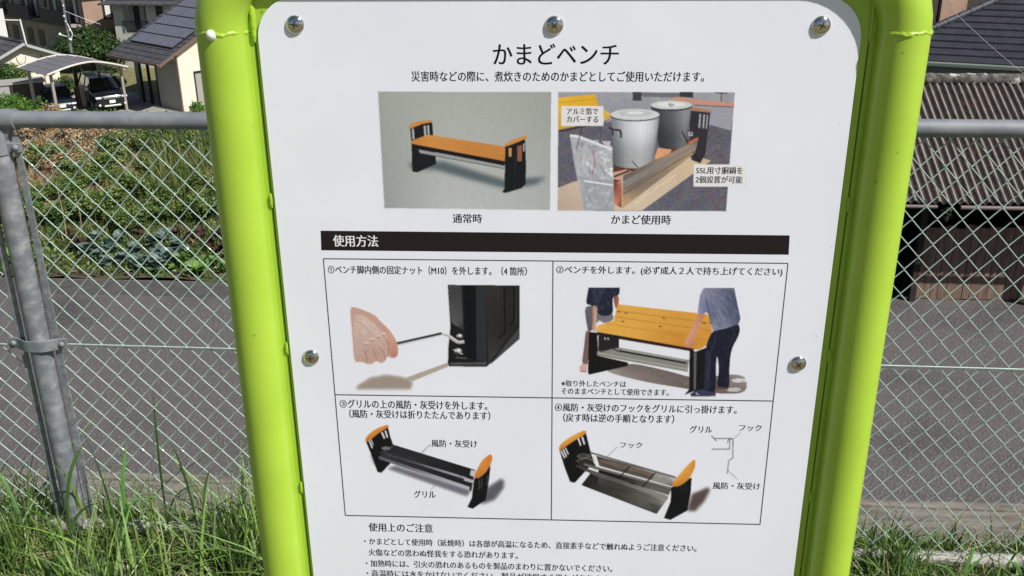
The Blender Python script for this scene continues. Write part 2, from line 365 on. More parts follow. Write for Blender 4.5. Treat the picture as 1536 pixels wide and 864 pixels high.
def text(body, x0, x1, yt, yb, m=INK, name='lettering', off=0.0, lay=1, xm=None):
    lay += 1
    cu = bpy.data.curves.new('t', 'FONT'); cu.body = body; cu.resolution_u = 3; cu.offset = 0
    o = bpy.data.objects.new('t', cu); COL.objects.link(o)
    dg = bpy.context.evaluated_depsgraph_get(); me = bpy.data.meshes.new_from_object(o.evaluated_get(dg))
    bpy.data.objects.remove(o)
    v = np.zeros(len(me.vertices)*3); me.vertices.foreach_get('co', v); v = v.reshape(-1, 3)
    xm = (x0+x1)/2 if xm is None else xm
    zt, zb = B(xm, yt)[1], B(xm, yb)[1]; s0, s1 = B(x0, (yt+yb)/2)[0], B(x1, (yt+yb)/2)[0]
    mn, mxx = v.min(0), v.max(0)
    s_ = s0+(v[:, 0]-mn[0])/(mxx[0]-mn[0])*(s1-s0); z = zb+(v[:, 1]-mn[1])/(mxx[1]-mn[1])*(zt-zb)
    org = ORG[board.name]; y = -.00010-lay*.0000045
    out = np.stack([SF.o.x+s_*SF.c-y*SF.n-org.x, SF.o.y+s_*SF.n+y*SF.c-org.y, SF.o.z+z-org.z], 1)
    me.vertices.foreach_set('co', out.ravel()); me.update(); me.materials.clear()
    if True:                                          # bolder print: the same strokes laid a hair to the side
        bm = bmesh.new(); bm.from_mesh(me); wv = min(.0006, .000034*(zt-zb)*1000*(1+off*25)/1.0)
        g = bmesh.ops.duplicate(bm, geom=bm.verts[:]+bm.edges[:]+bm.faces[:])
        for v_ in g['geom']:
            if isinstance(v_, bmesh.types.BMVert): v_.co += Vector((SF.c*wv, SF.n*wv, 0))-nS*.000004
        bm.to_mesh(me); bm.free()
    return link(name, me, board, m)
text('かまどベンチ', 739.5, 927.5, 65.5, 97, name='title_lettering', off=.004)
text('災害時などの際に、煮炊きのためのかまどとしてご使用いただけます。', 617, 1056, 106.8, 122.6, name='subtitle_lettering')
text('通常時', 679, 722.6, 320.8, 334.6, name='caption_lettering', off=.006)
text('かまど使用時', 916.5, 1006, 322.3, 336.6, name='caption_lettering', off=.006)
Rule().poly([(481, 346), (1184.5, 353), (1183, 382), (482, 375.3)], (34, 27, 28)).done('heading_bar')
text('使用方法', 499.6, 566.4, 352.6, 370, m=INKW, name='heading_lettering', off=.012, lay=4)
a = Rule()
g = (66, 60, 66)
for p, q in (((485, 388), (1182, 395)), ((1182, 395), (1140, 786.6)), ((1140, 786.6), (518, 773)), ((518, 773), (485, 388)), ((829.5, 391.5), (827, 779.8)), ((503, 592), (1160, 601.5))):
    a.line(p, q, 1.5, g)
a.done('table_rule')
T = [('①ベンチ脚内側の固定ナット（M10）を外します。（4 箇所）', 492, 790, 399, 412),
     ('②ベンチを外します。(必ず成人２人で持ち上げてください)', 834.4, 1173.4, 400, 413.6),
     ('③グリルの上の風防・灰受けを外します。', 509.7, 730.7, 600.5, 613.5), ('（風防・灰受けは折りたたんであります）', 524, 735, 615.5, 628.5),
     ('④風防・灰受けのフックをグリルに引っ掛けます。', 832.4, 1105, 606.5, 618.8), ('（戻す時は逆の手順となります）', 844.7, 1011, 621, 634)]
for t in T: text(*t, name='step_lettering', off=.003)
for t in [('※取り外したベンチは', 842, 939, 570.8, 580.2), ('そのままベンチとして使用できます。', 842, 1003, 582.6, 592.6)]: text(*t, name='note_lettering', off=.004)
for t in [('風防・灰受け', 647, 715.5, 659.8, 671), ('グリル', 620.8, 653, 735.8, 747), ('グリル', 1034.5, 1068, 638.6, 649.4), ('フック', 1108.6, 1142, 637, 646.8),
          ('フック', 930, 963, 663.2, 672.2), ('風防・灰受け', 1069, 1140, 723.6, 734.2)]: text(*t, name='callout_lettering', off=.004)
for t in [('使用上のご注意', 553, 648.5, 785, 798, .008), ('・かまどとして使用時（延焼時）は各部が高温になるため、直接素手などで触れぬようご注意ください。', 546.5, 1045, 811.8, 822.4, .006),
          ('火傷などの思わぬ怪我をする恐れがあります。', 552.8, 776.5, 825.6, 836, .006),
          ('・加熱時には、引火の恐れのあるものを製品のまわりに置かないでください。', 549, 918.5, 843.6, 854, .006),
          ('・高温時には水をかけないでください。製品が破損する恐れがあります。', 550, 918, 858.6, 869, .006)]:
    text(*t[:5], name='caution_lettering', off=t[5])

# printed picture 1: bench on a grey-green studio ground
a = Art(560, 40, 2.878, (12, 272, 775, 800))
def bgf(u, v):
    b = 148+26*math.sin(math.pi*min(1, .15+u*.75))*.6+(22*v if u > .35 else 22*v*u/.35)+8*(1-v)
    return (b-2, b+3, b-2+5*v)
a.grid([(20, 280), (768, 282), (763, 792), (48, 783)], bgf, 20, 14)
a.soft([(150, 590), (300, 580), (560, 660), (750, 650), (700, 682), (575, 700), (420, 660), (270, 618), (170, 615)], (88, 102, 108), (158, 165, 165), 6, .22)
a.tri([(158, 430), (254, 412), (258, 470), (268, 560), (272, 592), (190, 629), (168, 625), (165, 500)], (26, 28, 32))
for q in ([(166, 441), (175, 439), (178, 485), (169, 487)], [(217, 428), (227, 427), (229, 470), (220, 472)], [(232, 426), (241, 425), (243, 468), (235, 470)]): a.poly(q, (176, 180, 180))
a.tri([(152, 433), (165, 418), (200, 407), (252, 403), (254, 413), (212, 420), (158, 442)], (208, 138, 68))
a.poly([(165, 492), (235, 466), (572, 518), (568, 581), (167, 506)], [(206, 134, 60), (216, 146, 74), (206, 138, 70), (200, 126, 56), (204, 130, 58)])
a.speck([(175, 492), (240, 468), (565, 518), (562, 576), (175, 503)], 60, 34, [(198, 126, 56), (214, 144, 72), (190, 118, 50)], .16, asp=.05)
a.line([(205, 478), (570, 538)], 1.6, (186, 118, 52))
a.line([(185, 486), (569, 558)], 1.4, (190, 120, 54))
a.poly([(165, 506), (568, 581), (567, 600), (166, 522)], (24, 22, 22))
a.poly([(195, 530), (565, 600), (565, 611), (200, 545)], (150, 156, 160)); a.line([(200, 546), (565, 613)], 2.5, (60, 66, 70))
a.tri([(570, 512), (655, 485), (659, 600), (657, 680), (640, 697), (570, 718), (556, 714), (566, 700)], (22, 25, 30))
a.line([(612, 520), (610, 705)], 2, (48, 52, 58))
a.poly([(583, 525), (597, 522), (597, 560), (585, 563)], (206, 148, 84)); a.poly([(622, 515), (642, 510), (641, 580), (622, 582)], (150, 92, 62)); a.poly([(646, 505), (654, 503), (653, 538), (646, 540)], (176, 166, 156))
a.tri([(568, 507), (600, 488), (662, 468), (663, 482), (600, 508), (572, 518)], (208, 140, 70))
a.done('printed_picture')
# printed picture 2: pots over the fire
a = Art(830, 60, 3.03, (12, 228, 892, 786))
rn = random.Random(3)
a.grid([(22, 236), (825, 238), (785, 778), (20, 776)], lambda u, v: tuple(c+rn.uniform(-9, 9) for c in ((100, 98, 112) if v > .25 else (158, 158, 168))), 40, 30)
a.noise([(22, 400), (440, 330), (820, 310), (787, 776), (22, 776)], 9, .7)
a.poly([(200, 290), (440, 250), (440, 322), (260, 332)], (152, 154, 166))
a.poly([(360, 236), (400, 236), (400, 275), (362, 275)], (66, 64, 76)); a.poly([(400, 240), (580, 240), (576, 262), (402, 258)], (112, 112, 124)); a.poly([(575, 237), (635, 237), (635, 262), (575, 258)], (58, 56, 68))
a.poly([(640, 300), (820, 303), (808, 412), (700, 382)], (158, 158, 172)); a.line([(735, 240), (790, 242)], 5, (70, 60, 62)); a.line([(765, 240), (762, 280)], 4, (70, 60, 62)); a.line([(738, 282), (790, 284)], 3, (70, 60, 62))
a.tri([(520, 268), (560, 258), (822, 287), (822, 303), (640, 292)], (204, 148, 130)); a.line([(640, 296), (820, 305)], 3, (90, 66, 66))
a.tri([(22, 262), (190, 246), (205, 300), (262, 338), (262, 350), (230, 366), (22, 408)], [(240, 190, 44), (236, 180, 40), (232, 172, 40), (240, 200, 90), (200, 150, 60), (236, 180, 60), (220, 160, 50)])
a.line([(22, 284), (196, 268)], 3, (196, 140, 30)); a.line([(24, 416), (215, 376)], 9, (58, 56, 62)); a.poly([(204, 390), (220, 388), (222, 436), (212, 436)], (88, 88, 106))
a.tri([(20, 672), (90, 645), (650, 528), (718, 548), (402, 776), (22, 776)], [(196, 176, 160), (206, 184, 166), (214, 190, 160), (206, 180, 150), (214, 194, 168), (190, 168, 152)])
a.tri([(618, 320), (714, 330), (690, 520), (668, 560), (628, 545), (620, 420)], (50, 48, 56))
for q in ([(664, 335), (672, 336), (667, 400), (659, 400)], [(682, 337), (690, 338), (685, 402), (677, 402)], [(698, 339), (704, 340), (698, 404), (692, 403)]): a.poly(q, (168, 172, 184))
a.poly([(614, 418), (634, 418), (634, 436), (614, 436)], (190, 190, 196)); a.poly([(620, 422), (629, 422), (629, 431), (620, 431)], (40, 40, 46))
a.tri([(622, 305), (640, 307), (718, 320), (720, 330), (625, 317)], (190, 120, 74))
a.tri([(275, 560), (460, 545), (520, 480), (660, 440), (640, 510), (400, 600), (310, 640), (275, 650)], (96, 52, 42))
a.tri([(455, 548), (475, 490), (540, 498), (525, 520)], (226, 162, 118)); a.speck([(280, 600), (460, 550), (520, 490), (650, 450), (630, 500), (400, 596), (300, 640)], 70, 16, [(206, 130, 96), (60, 34, 30), (226, 170, 130), (150, 78, 58), (34, 24, 24)])
a.tri([(600, 470), (660, 440), (650, 470), (620, 490)], (196, 110, 76))
a.tri([(275, 600), (330, 588), (370, 600), (310, 640), (275, 632)], (210, 160, 140)); a.line([(275, 622), (345, 594)], 8, (60, 40, 40))
a.tri([(272, 650), (312, 645), (310, 762), (275, 745)], [(120, 60, 46), (200, 120, 90), (130, 70, 50), (210, 140, 110)])
def pot(xt0, xt1, yt, xb0, xb1, yb, sag, cols, skew=0):
    n = 18
    for i in range(n):
        u0, u1 = i/n, (i+1)/n
        def X(u, t): return (xt0+(xt1-xt0)*(1-math.cos(math.pi*u))/2) if t else (xb0+(xb1-xb0)*(1-math.cos(math.pi*u))/2)
        def col(u): k = u*(len(cols)-1); j = min(int(k), len(cols)-2); f = k-j; return tuple(cols[j][q]*(1-f)+cols[j+1][q]*f for q in range(3))
        a.poly([(X(u0, 1), yt+skew*u0), (X(u1, 1), yt+skew*u1), (X(u1, 0), yb+skew*u1+sag*math.sin(math.pi*u1)), (X(u0, 0), yb+skew*u0+sag*math.sin(math.pi*u0))],
               [col(u0), col(u1), tuple(c*.78 for c in col(u1)), tuple(c*.78 for c in col(u0))], False)
pot(443, 629, 300, 478, 606, 478, 18, [(84, 84, 92), (66, 68, 76), (92, 96, 104), (146, 150, 158), (110, 112, 120)])
a.ell(536, 302, 94, 20, (44, 44, 50)); a.ell(536, 296, 94, 20, (206, 210, 214)); a.ell(534, 292, 62, 11, (226, 228, 232)); a.ell(536, 293, 13, 8, (130, 134, 140)); a.ell(538, 290, 8, 4, (226, 228, 232))
pot(262, 483, 345, 276, 458, 562, 22, [(118, 122, 130), (140, 145, 153), (204, 209, 216), (232, 236, 242), (192, 197, 205), (108, 112, 122)])
a.ell(372, 345, 112, 25, (70, 72, 78)); a.ell(372, 339, 112, 26, (208, 212, 217)); a.ell(372, 334, 76, 14, (192, 196, 202)); a.ell(372, 331, 40, 7, (222, 226, 230))
a.line([(252, 398), (272, 408), (306, 410), (308, 444)], 8, (46, 46, 52)); a.line([(268, 400), (271, 434)], 8, (60, 60, 66))
a.line([(358, 550), (395, 590)], 3, (30, 30, 34)); a.line([(585, 415), (612, 470), (632, 505)], 4, (30, 30, 34))
a.tri([(318, 615), (660, 452), (642, 515), (312, 766)], [(104, 100, 100), (118, 110, 104), (180, 150, 120), (198, 158, 120)])
a.speck([(320, 620), (655, 462), (640, 512), (316, 758)], 90, 40, [(90, 84, 84), (150, 136, 124), (176, 140, 104), (210, 176, 140), (120, 104, 92)], -.44, asp=.06)
a.speck([(330, 764), (640, 560), (700, 552), (410, 770)], 40, 30, [(226, 206, 182), (190, 168, 148)], -.5, asp=.07)
a.poly([(318, 640), (655, 470), (650, 488), (316, 676)], (138, 130, 126)); a.line([(316, 700), (645, 502)], 3, (96, 80, 70)); a.line([(372, 742), (560, 610)], 4, (226, 216, 196))
a.tri([(75, 430), (110, 434), (268, 495), (276, 775), (140, 776), (118, 680), (95, 560)], (176, 180, 188))
for i in range(34):
    y = rn.uniform(455, 730); x = rn.uniform(90+(y-430)*.14, 240); c = rn.choice([(214, 218, 224), (150, 155, 165), (236, 238, 242), (196, 186, 196), (166, 170, 180)])
    x2 = min(x+rn.uniform(14, 55), 270); a.tri([(x, y), (x2, y+rn.uniform(-16, 22)), (min(x+rn.uniform(0, 40), 270), y+rn.uniform(20, 46))], c)
a.poly([(118, 620), (274, 640), (276, 776), (140, 776)], (158, 164, 174)); a.speck([(85, 445), (265, 505), (274, 770), (142, 770), (120, 680)], 130, 22, [(224, 228, 234), (140, 146, 156), (198, 202, 210), (244, 246, 250), (180, 172, 186), (120, 124, 134)], asp=.22); a.line([(75, 434), (112, 438), (268, 498)], 12, (222, 226, 232)); a.line([(180, 500), (190, 560), (176, 612)], 4, (180, 90, 120)); a.line([(140, 640), (272, 660)], 8, (226, 230, 234))
a.poly([(35, 300), (228, 300), (228, 391), (35, 391)], (226, 226, 230)); a.poly([(638, 565), (882, 565), (880, 667), (637, 667)], (228, 228, 232))
a.line([(128, 402), (106, 495)], 2.6, (26, 26, 30)); a.line([(632, 505), (668, 560)], 2.6, (26, 26, 30))
a.noise([(22, 236), (825, 238), (785, 778), (20, 776)], 2); a.done('printed_picture'); L2 = 3
for t in [('アルミ箔で', 850, 897, 162, 171.8), ('カバーする', 850, 897, 174, 183.8), ('55L用寸胴鍋を', 1044, 1114, 250.2, 261), ('2個設置が可能', 1043.2, 1113.5, 264, 274.8)]:
    text(*t, name='callout_lettering', off=.006, lay=L2)
# printed picture 3: hand with a wrench at the bench leg
a = Art(480, 340, 3.323, (140, 282, 1004, 826))
a.soft([(182, 795), (250, 752), (330, 738), (405, 748), (452, 762), (462, 785), (450, 812), (182, 812)], (158, 144, 134), (205, 198, 194), 4, .06)
a.tri([(430, 752), (640, 676), (642, 696), (450, 775)], (176, 164, 154))
a.tri([(637, 290), (995, 293), (995, 555), (830, 698), (645, 697), (638, 680), (640, 600), (650, 500)], (26, 26, 29))
a.tri([(640, 291), (705, 291), (716, 515), (668, 488), (650, 470)], [(66, 66, 71), (60, 60, 65), (48, 48, 54), (88, 88, 92), (80, 80, 84)])
a.poly([(716, 292), (776, 292), (780, 662), (722, 650)], (13, 15, 22)); a.poly([(776, 292), (826, 292), (832, 672), (780, 668)], (44, 46, 52))
a.tri([(826, 292), (995, 293), (985, 500), (840, 684)], [(50, 46, 46), (34, 34, 36), (36, 36, 38), (58, 56, 56)])
a.speck([(830, 300), (985, 300), (975, 490), (845, 660)], 60, 26, [(62, 56, 54), (30, 30, 32), (48, 44, 44)], 1.57, asp=.12)
a.line([(918, 300), (922, 532), (890, 556)], 6, (8, 8, 10)); a.line([(968, 300), (966, 470), (950, 492)], 6, (8, 8, 10)); a.line([(981, 300), (978, 480)], 3, (60, 60, 64))
a.tri([(846, 690), (994, 560), (995, 500), (915, 600)], (66, 66, 70)); a.poly([(648, 678), (832, 674), (830, 696), (650, 697)], (60, 60, 64)); a.line([(650, 682), (832, 680)], 3, (110, 110, 114))
for x, y, r in ((697, 548, 18), (690, 622, 22)):
    a.ell(x, y, r, r*.8, (60, 60, 62)); a.ell(x-2, y-4, r*.8, r*.55, (176, 176, 176)); a.ell(x+2, y-6, r*.35, r*.25, (238, 238, 238)); a.ell(x-4, y+6, r*.4, r*.2, (40, 40, 40))
a.line([(664, 612), (712, 636)], 5, (200, 200, 200)); a.line([(678, 652), (730, 656)], 4, (120, 120, 122))
a.line([(372, 586), (612, 532)], 14, (34, 34, 38)); a.line([(372, 590), (612, 537)], 3.5, (196, 196, 200))
a.line([(606, 531), (636, 540), (668, 566), (690, 578), (720, 574)], 15, (176, 176, 180)); a.line([(606, 528), (640, 537), (690, 572), (718, 568)], 5, (236, 236, 238))
a.blob([(148, 400), (175, 401), (230, 420), (280, 445), (300, 470), (345, 512), (368, 545), (384, 575), (392, 622), (386, 648), (362, 658), (335, 645), (326, 670), (305, 682), (282, 668), (262, 684), (238, 686), (215, 675), (192, 676), (170, 672), (160, 530)], (196, 158, 146))
a.blob([(160, 430), (235, 450), (290, 500), (325, 560), (322, 620), (290, 650), (230, 668), (176, 660)], [(206, 180, 170), (214, 192, 184), (212, 186, 176), (200, 168, 156), (196, 160, 148), (186, 148, 138), (180, 148, 140), (190, 162, 154)])
a.blob([(235, 428), (282, 447), (300, 472), (280, 470)], (218, 156, 128)); a.blob([(300, 478), (345, 514), (370, 550), (384, 580), (390, 622), (380, 648), (356, 652), (338, 600), (330, 545)], [(200, 150, 130), (208, 158, 138), (214, 164, 144), (206, 146, 128), (200, 136, 118), (184, 122, 108), (180, 124, 110), (196, 146, 132), (206, 156, 140)])
HND = [(160, 440), (240, 455), (300, 500), (345, 560), (370, 630), (330, 640), (290, 660), (180, 664)]
a.speck(HND, 150, 13, [(220, 196, 188), (190, 158, 148), (206, 174, 162), (180, 140, 130), (226, 206, 200)], .9, asp=.3)
a.speck([(320, 500), (372, 560), (386, 625), (360, 645), (340, 600)], 40, 8, [(228, 176, 156), (190, 130, 112), (214, 160, 140)], 1.1)
for x, y in ((262, 560), (292, 545), (318, 535), (232, 580)): a.ell(x, y, 13, 9, (218, 192, 184)); a.ell(x-2, y+8, 10, 4, (176, 138, 128))
for l in ([(334, 560), (342, 610), (338, 644)], [(300, 600), (318, 630), (326, 664)], [(262, 610), (276, 640), (282, 668)], [(222, 620), (232, 650), (236, 682)]): a.line(l, 4, (166, 122, 110))
for l in ([(180, 470), (230, 500), (262, 548)], [(200, 540), (240, 570)], [(310, 500), (340, 540)]): a.line(l, 3, (178, 146, 138))
a.done('printed_picture')
# printed picture 4: two people lifting the bench
a = Art(825, 340, 3.2, (132, 282, 956, 828))
a.blob([(240, 690), (375, 650), (560, 690), (700, 730), (870, 706), (946, 720), (942, 803), (770, 800), (670, 780), (450, 745)], [(168, 158, 156), (110, 100, 100), (118, 104, 102), (112, 98, 96), (140, 128, 130), (150, 140, 144), (130, 116, 118), (100, 82, 80), (106, 92, 90), (130, 118, 116)])
a.ell(910, 738, 38, 11, (222, 220, 224)); a.ell(882, 782, 36, 10, (222, 220, 224))
a.blob([(165, 385), (203, 378), (240, 400), (303, 415), (306, 450), (255, 465), (236, 445), (205, 492), (185, 510), (176, 470)], [(104, 98, 108)]*3+[(120, 116, 128)]*4+[(84, 78, 88)]*3)
a.blob([(172, 495), (190, 505), (184, 640), (180, 662), (152, 662), (164, 570)], (118, 92, 92)); a.tri([(143, 672), (155, 658), (178, 660), (178, 697), (152, 700), (142, 690)], (214, 166, 158)); a.line([(145, 694), (176, 697)], 4, (140, 96, 92))
a.blob([(190, 270), (335, 272), (334, 330), (302, 334), (300, 372), (303, 418), (270, 430), (236, 424), (203, 378), (172, 372), (178, 330)], (32, 36, 54))
a.tri([(200, 300), (262, 298), (240, 360), (210, 350)], (46, 52, 76)); a.line([(205, 356), (228, 362), (232, 410)], 4, (70, 76, 100))
a.blob([(203, 376), (228, 378), (224, 430), (222, 478), (230, 500), (210, 506), (200, 492), (206, 440)], [(190, 146, 126)]*2+[(214, 176, 156)]*4+[(176, 130, 112)]*2)
a.blob([(302, 335), (331, 330), (330, 372), (322, 398), (312, 388)], (164, 96, 74))
a.poly([(325, 372), (772, 422), (779, 540), (302, 462)], [(226, 168, 70), (222, 158, 62), (216, 148, 56), (228, 168, 66)])
a.speck([(325, 376), (768, 426), (772, 530), (306, 456)], 70, 36, [(236, 180, 84), (208, 142, 52), (216, 154, 62)], .12, asp=.05)
for l in ([(322, 403), (772, 462)], [(312, 432), (775, 500)]): a.line(l, 2.5, (170, 110, 40))
for x, y in ((330, 408), (365, 414), (545, 438), (740, 463), (350, 454), (530, 478)): a.line([(x-8, y), (x+8, y+2)], 4, (90, 50, 24))
a.tri([(228, 474), (304, 452), (776, 528), (768, 560), (716, 590), (682, 590), (225, 504)], [(234, 178, 76), (230, 170, 70), (214, 146, 54), (220, 152, 58), (214, 146, 52), (206, 136, 46), (230, 170, 68)]); a.speck([(235, 480), (305, 458), (765, 532), (710, 582), (230, 500)], 60, 36, [(240, 188, 88), (206, 140, 48), (220, 158, 64)], .15, asp=.05); a.line([(262, 464), (770, 545)], 2, (190, 126, 44))
a.speck([(400, 690), (560, 700), (690, 740), (860, 716), (935, 730), (930, 795), (780, 790), (660, 765)], 80, 26, [(122, 110, 112), (92, 80, 82), (140, 130, 134)], .2, asp=.2)
a.poly([(225, 505), (690, 586), (690, 600), (225, 521)], (44, 26, 24)); a.tri([(300, 520), (332, 525), (332, 602), (300, 600)], (30, 26, 30))
a.tri([(187, 505), (226, 509), (232, 620), (375, 652), (372, 668), (190, 710), (182, 702)], (20, 20, 22)); a.tri([(232, 524), (300, 524), (330, 548), (330, 582), (232, 600)], (36, 32, 36))
a.ell(264, 537, 4, 6, (190, 196, 206)); a.ell(279, 538, 4, 6, (190, 196, 206))
a.tri([(225, 598), (332, 580), (668, 640), (660, 697), (225, 618)], (136, 136, 132)); a.line([(332, 596), (655, 655)], 8, (30, 30, 30)); a.line([(240, 600), (300, 584), (330, 600)], 5, (40, 40, 40)); a.line([(228, 606), (660, 684)], 3, (190, 192, 186)); a.line([(345, 590), (640, 640)], 3, (180, 184, 178))
a.tri([(670, 594), (700, 600), (760, 576), (770, 590), (752, 780), (690, 790), (645, 808), (668, 780)], (22, 20, 24)); a.poly([(690, 604), (704, 602), (700, 780), (690, 786)], (96, 96, 100))
a.blob([(780, 498), (845, 484), (908, 463), (912, 512), (868, 592), (860, 690), (862, 774), (828, 778), (798, 764), (812, 690), (804, 612), (796, 652), (797, 808), (733, 806), (740, 700), (738, 640), (752, 560)], (24, 28, 46)); a.line([(800, 500), (790, 560), (756, 640), (748, 760)], 5, (52, 58, 84)); a.line([(880, 480), (884, 530), (850, 590)], 4, (44, 50, 74))
a.tri([(748, 600), (775, 590), (770, 700), (756, 780), (742, 780)], (40, 46, 68)); a.line([(768, 640), (760, 700), (764, 780)], 3, (60, 66, 92))
a.tri([(672, 803), (700, 786), (738, 780), (795, 800), (795, 817), (680, 818)], (54, 60, 82)); a.line([(678, 817), (795, 816)], 6, (206, 200, 206)); a.line([(700, 796), (712, 808)], 4, (210, 210, 216)); a.poly([(800, 766), (856, 772), (856, 782), (800, 778)], (90, 60, 56))
a.tri([(720, 330), (734, 300), (752, 286), (882, 284), (893, 340), (906, 400), (914, 440), (905, 468), (840, 490), (780, 502), (768, 424), (748, 410), (742, 420), (708, 416)], [(134, 138, 172), (138, 138, 168), (124, 120, 142), (104, 104, 122), (76, 82, 110), (80, 86, 114), (74, 80, 108), (90, 96, 124), (124, 130, 158), (140, 146, 174), (92, 98, 130), (110, 118, 152), (132, 140, 186), (148, 154, 198)])
SH = [(725, 335), (750, 305), (875, 302), (900, 400), (905, 455), (800, 492), (775, 420)]
a.speck(SH, 130, 20, [(160, 162, 190), (72, 78, 108), (178, 176, 196), (60, 66, 96)], 1.1, asp=.2, a=.22)
a.line([(748, 350), (762, 408), (772, 470)], 4, (72, 78, 106))
a.speck([(790, 505), (900, 470), (905, 520), (862, 590), (855, 760), (812, 750), (800, 620), (788, 780), (742, 780), (750, 590)], 80, 22, [(44, 50, 74), (20, 24, 40), (56, 62, 88)], 1.4, asp=.2)
a.speck([(195, 296), (330, 296), (300, 410), (215, 385)], 60, 16, [(52, 58, 84), (22, 26, 42), (66, 72, 100)], 1.2, asp=.25)
a.speck([(170, 390), (200, 384), (196, 490), (184, 500)], 24, 12, [(134, 128, 140), (84, 78, 90)], 1.5)
for l in ([(770, 330), (800, 380), (790, 440)], [(830, 320), (860, 380), (850, 450)], [(790, 310), (850, 330)], [(800, 470), (880, 440)]): a.line(l, 2.5, (100, 106, 136))
a.blob([(712, 418), (744, 418), (722, 478), (700, 522), (690, 552), (684, 576), (664, 582), (648, 566), (646, 550), (664, 520), (690, 470)], [(196, 132, 104), (190, 122, 94), (206, 142, 114), (214, 150, 122), (206, 138, 112), (190, 120, 98), (200, 130, 110), (210, 146, 124), (216, 154, 130), (220, 160, 134), (216, 152, 126)])
a.clear([(130, 270), (960, 270), (960, 295), (130, 292)]); a.done('printed_picture')
# printed picture 5 and 6: the bench frame with its grill
a = Art(490, 590, 4.32, (236, 194, 1166, 760))
a.soft([(400, 482), (445, 468), (940, 628), (908, 668), (402, 492)], (112, 110, 122), (190, 190, 198), 4, .05); a.soft([(1000, 722), (1040, 612), (1130, 552), (1150, 565), (1148, 612), (1090, 690)], (92, 90, 102), (190, 188, 196), 5, .1)
a.tri([(278, 400), (292, 396), (318, 480), (296, 452)], (186, 186, 204))
a.tri([(255, 312), (396, 215), (412, 280), (430, 332), (426, 440), (355, 515), (330, 510), (290, 400)], (18, 18, 22))
for q in ([(272, 308), (280, 302), (300, 352), (292, 358)], [(284, 298), (290, 294), (304, 334), (299, 340)], [(352, 255), (363, 249), (380, 290), (371, 297)], [(375, 243), (385, 238), (399, 284), (389, 290)]): a.poly(q, (214, 216, 222))
a.blob([(248, 302), (265, 270), (320, 228), (390, 203), (403, 208), (398, 222), (340, 255), (258, 322)], [(206, 122, 44), (222, 138, 60), (228, 144, 66), (222, 136, 58), (196, 112, 44), (204, 122, 46), (220, 136, 56), (190, 108, 40)])
a.poly([(430, 332), (962, 496), (938, 632), (336, 414)], [(38, 38, 44), (26, 26, 32), (30, 30, 36), (52, 52, 60)]); a.poly([(335, 405), (927, 606), (925, 628), (340, 426)], [(110, 110, 126), (186, 186, 200), (160, 160, 174), (90, 90, 104)])
a.poly([(378, 386), (896, 540), (895, 556), (398, 402)], [(70, 70, 82), (168, 168, 180), (140, 140, 154), (70, 70, 82)]); a.line([(430, 334), (960, 498)], 4, (14, 14, 18)); a.speck([(440, 345), (940, 500), (925, 600), (360, 415)], 90, 36, [(60, 60, 70), (22, 22, 28), (46, 46, 56), (84, 84, 96)], .3, asp=.06); a.ell(385, 356, 30, 11, (116, 116, 128)); a.line([(350, 388), (432, 338)], 5, (100, 100, 112))
a.poly([(935, 494), (986, 508), (955, 542), (928, 530)], (196, 196, 202)); a.poly([(895, 544), (952, 562), (945, 582), (888, 565)], (178, 178, 186)); a.line([(925, 535), (955, 545)], 5, (40, 40, 46))
a.tri([(955, 555), (1062, 470), (1052, 560), (1040, 640), (1030, 692), (946, 748), (912, 736), (940, 680)], (18, 18, 22))
for x in (990, 1006, 1044): a.line([(x, 560-(x-990)*.55), (x-4, 622-(x-990)*.5)], 4, (100, 102, 112))
a.blob([(955, 547), (962, 520), (1000, 440), (1055, 391), (1076, 405), (1070, 447), (1040, 502), (988, 552)], [(196, 110, 40), (214, 130, 52), (228, 146, 66), (222, 136, 58), (206, 122, 48), (214, 130, 54), (218, 134, 56), (200, 116, 44)])
a.line([(671, 332), (612, 389)], 3, (60, 56, 60)); a.line([(736, 562), (673, 626)], 3, (120, 118, 124))
a.done('printed_picture')
a = Art(825, 590, 4.32, (44, 180, 1260, 832))
a.soft([(886, 760), (920, 652), (1025, 608), (1038, 626), (1000, 700), (940, 765)], (88, 74, 74), (188, 180, 182), 5, .08)
a.tri([(62, 372), (232, 255), (248, 320), (264, 382), (262, 470), (160, 580), (130, 572), (95, 480)], (16, 17, 19))
for q in ([(66, 374), (74, 368), (100, 418), (93, 424)], [(80, 364), (88, 358), (111, 408), (104, 414)], [(95, 354), (102, 349), (122, 392), (116, 398)], [(178, 294), (188, 288), (204, 336), (195, 342)], [(202, 284), (213, 278), (229, 328), (219, 334)]): a.poly(q, (226, 226, 230))
a.blob([(54, 357), (75, 320), (140, 275), (215, 240), (236, 243), (231, 265), (150, 310), (65, 372)], [(206, 132, 44), (228, 160, 66), (238, 172, 76), (230, 160, 60), (206, 132, 44), (214, 142, 50), (222, 152, 58), (196, 120, 40)])
a.poly([(170, 440), (262, 382), (300, 480), (200, 480)], (44, 42, 42)); a.ell(218, 408, 44, 18, (92, 88, 86)); a.ell(214, 406, 26, 9, (56, 52, 52)); a.line([(165, 440), (230, 418), (300, 440)], 5, (120, 116, 112))
a.poly([(270, 402), (300, 408), (300, 430), (280, 428)], (224, 224, 228)); a.poly([(278, 434), (300, 438), (300, 462), (288, 458)], (224, 224, 228)); a.tri([(260, 508), (300, 480), (304, 500)], (222, 222, 226))
a.poly([(300, 405), (818, 545), (790, 604), (320, 470)], [(60, 54, 52), (196, 196, 196), (120, 118, 116), (92, 80, 74)]); a.poly([(320, 425), (680, 520), (660, 560), (330, 470)], (106, 92, 86)); a.poly([(330, 448), (655, 540), (650, 556), (330, 468)], (78, 68, 64))
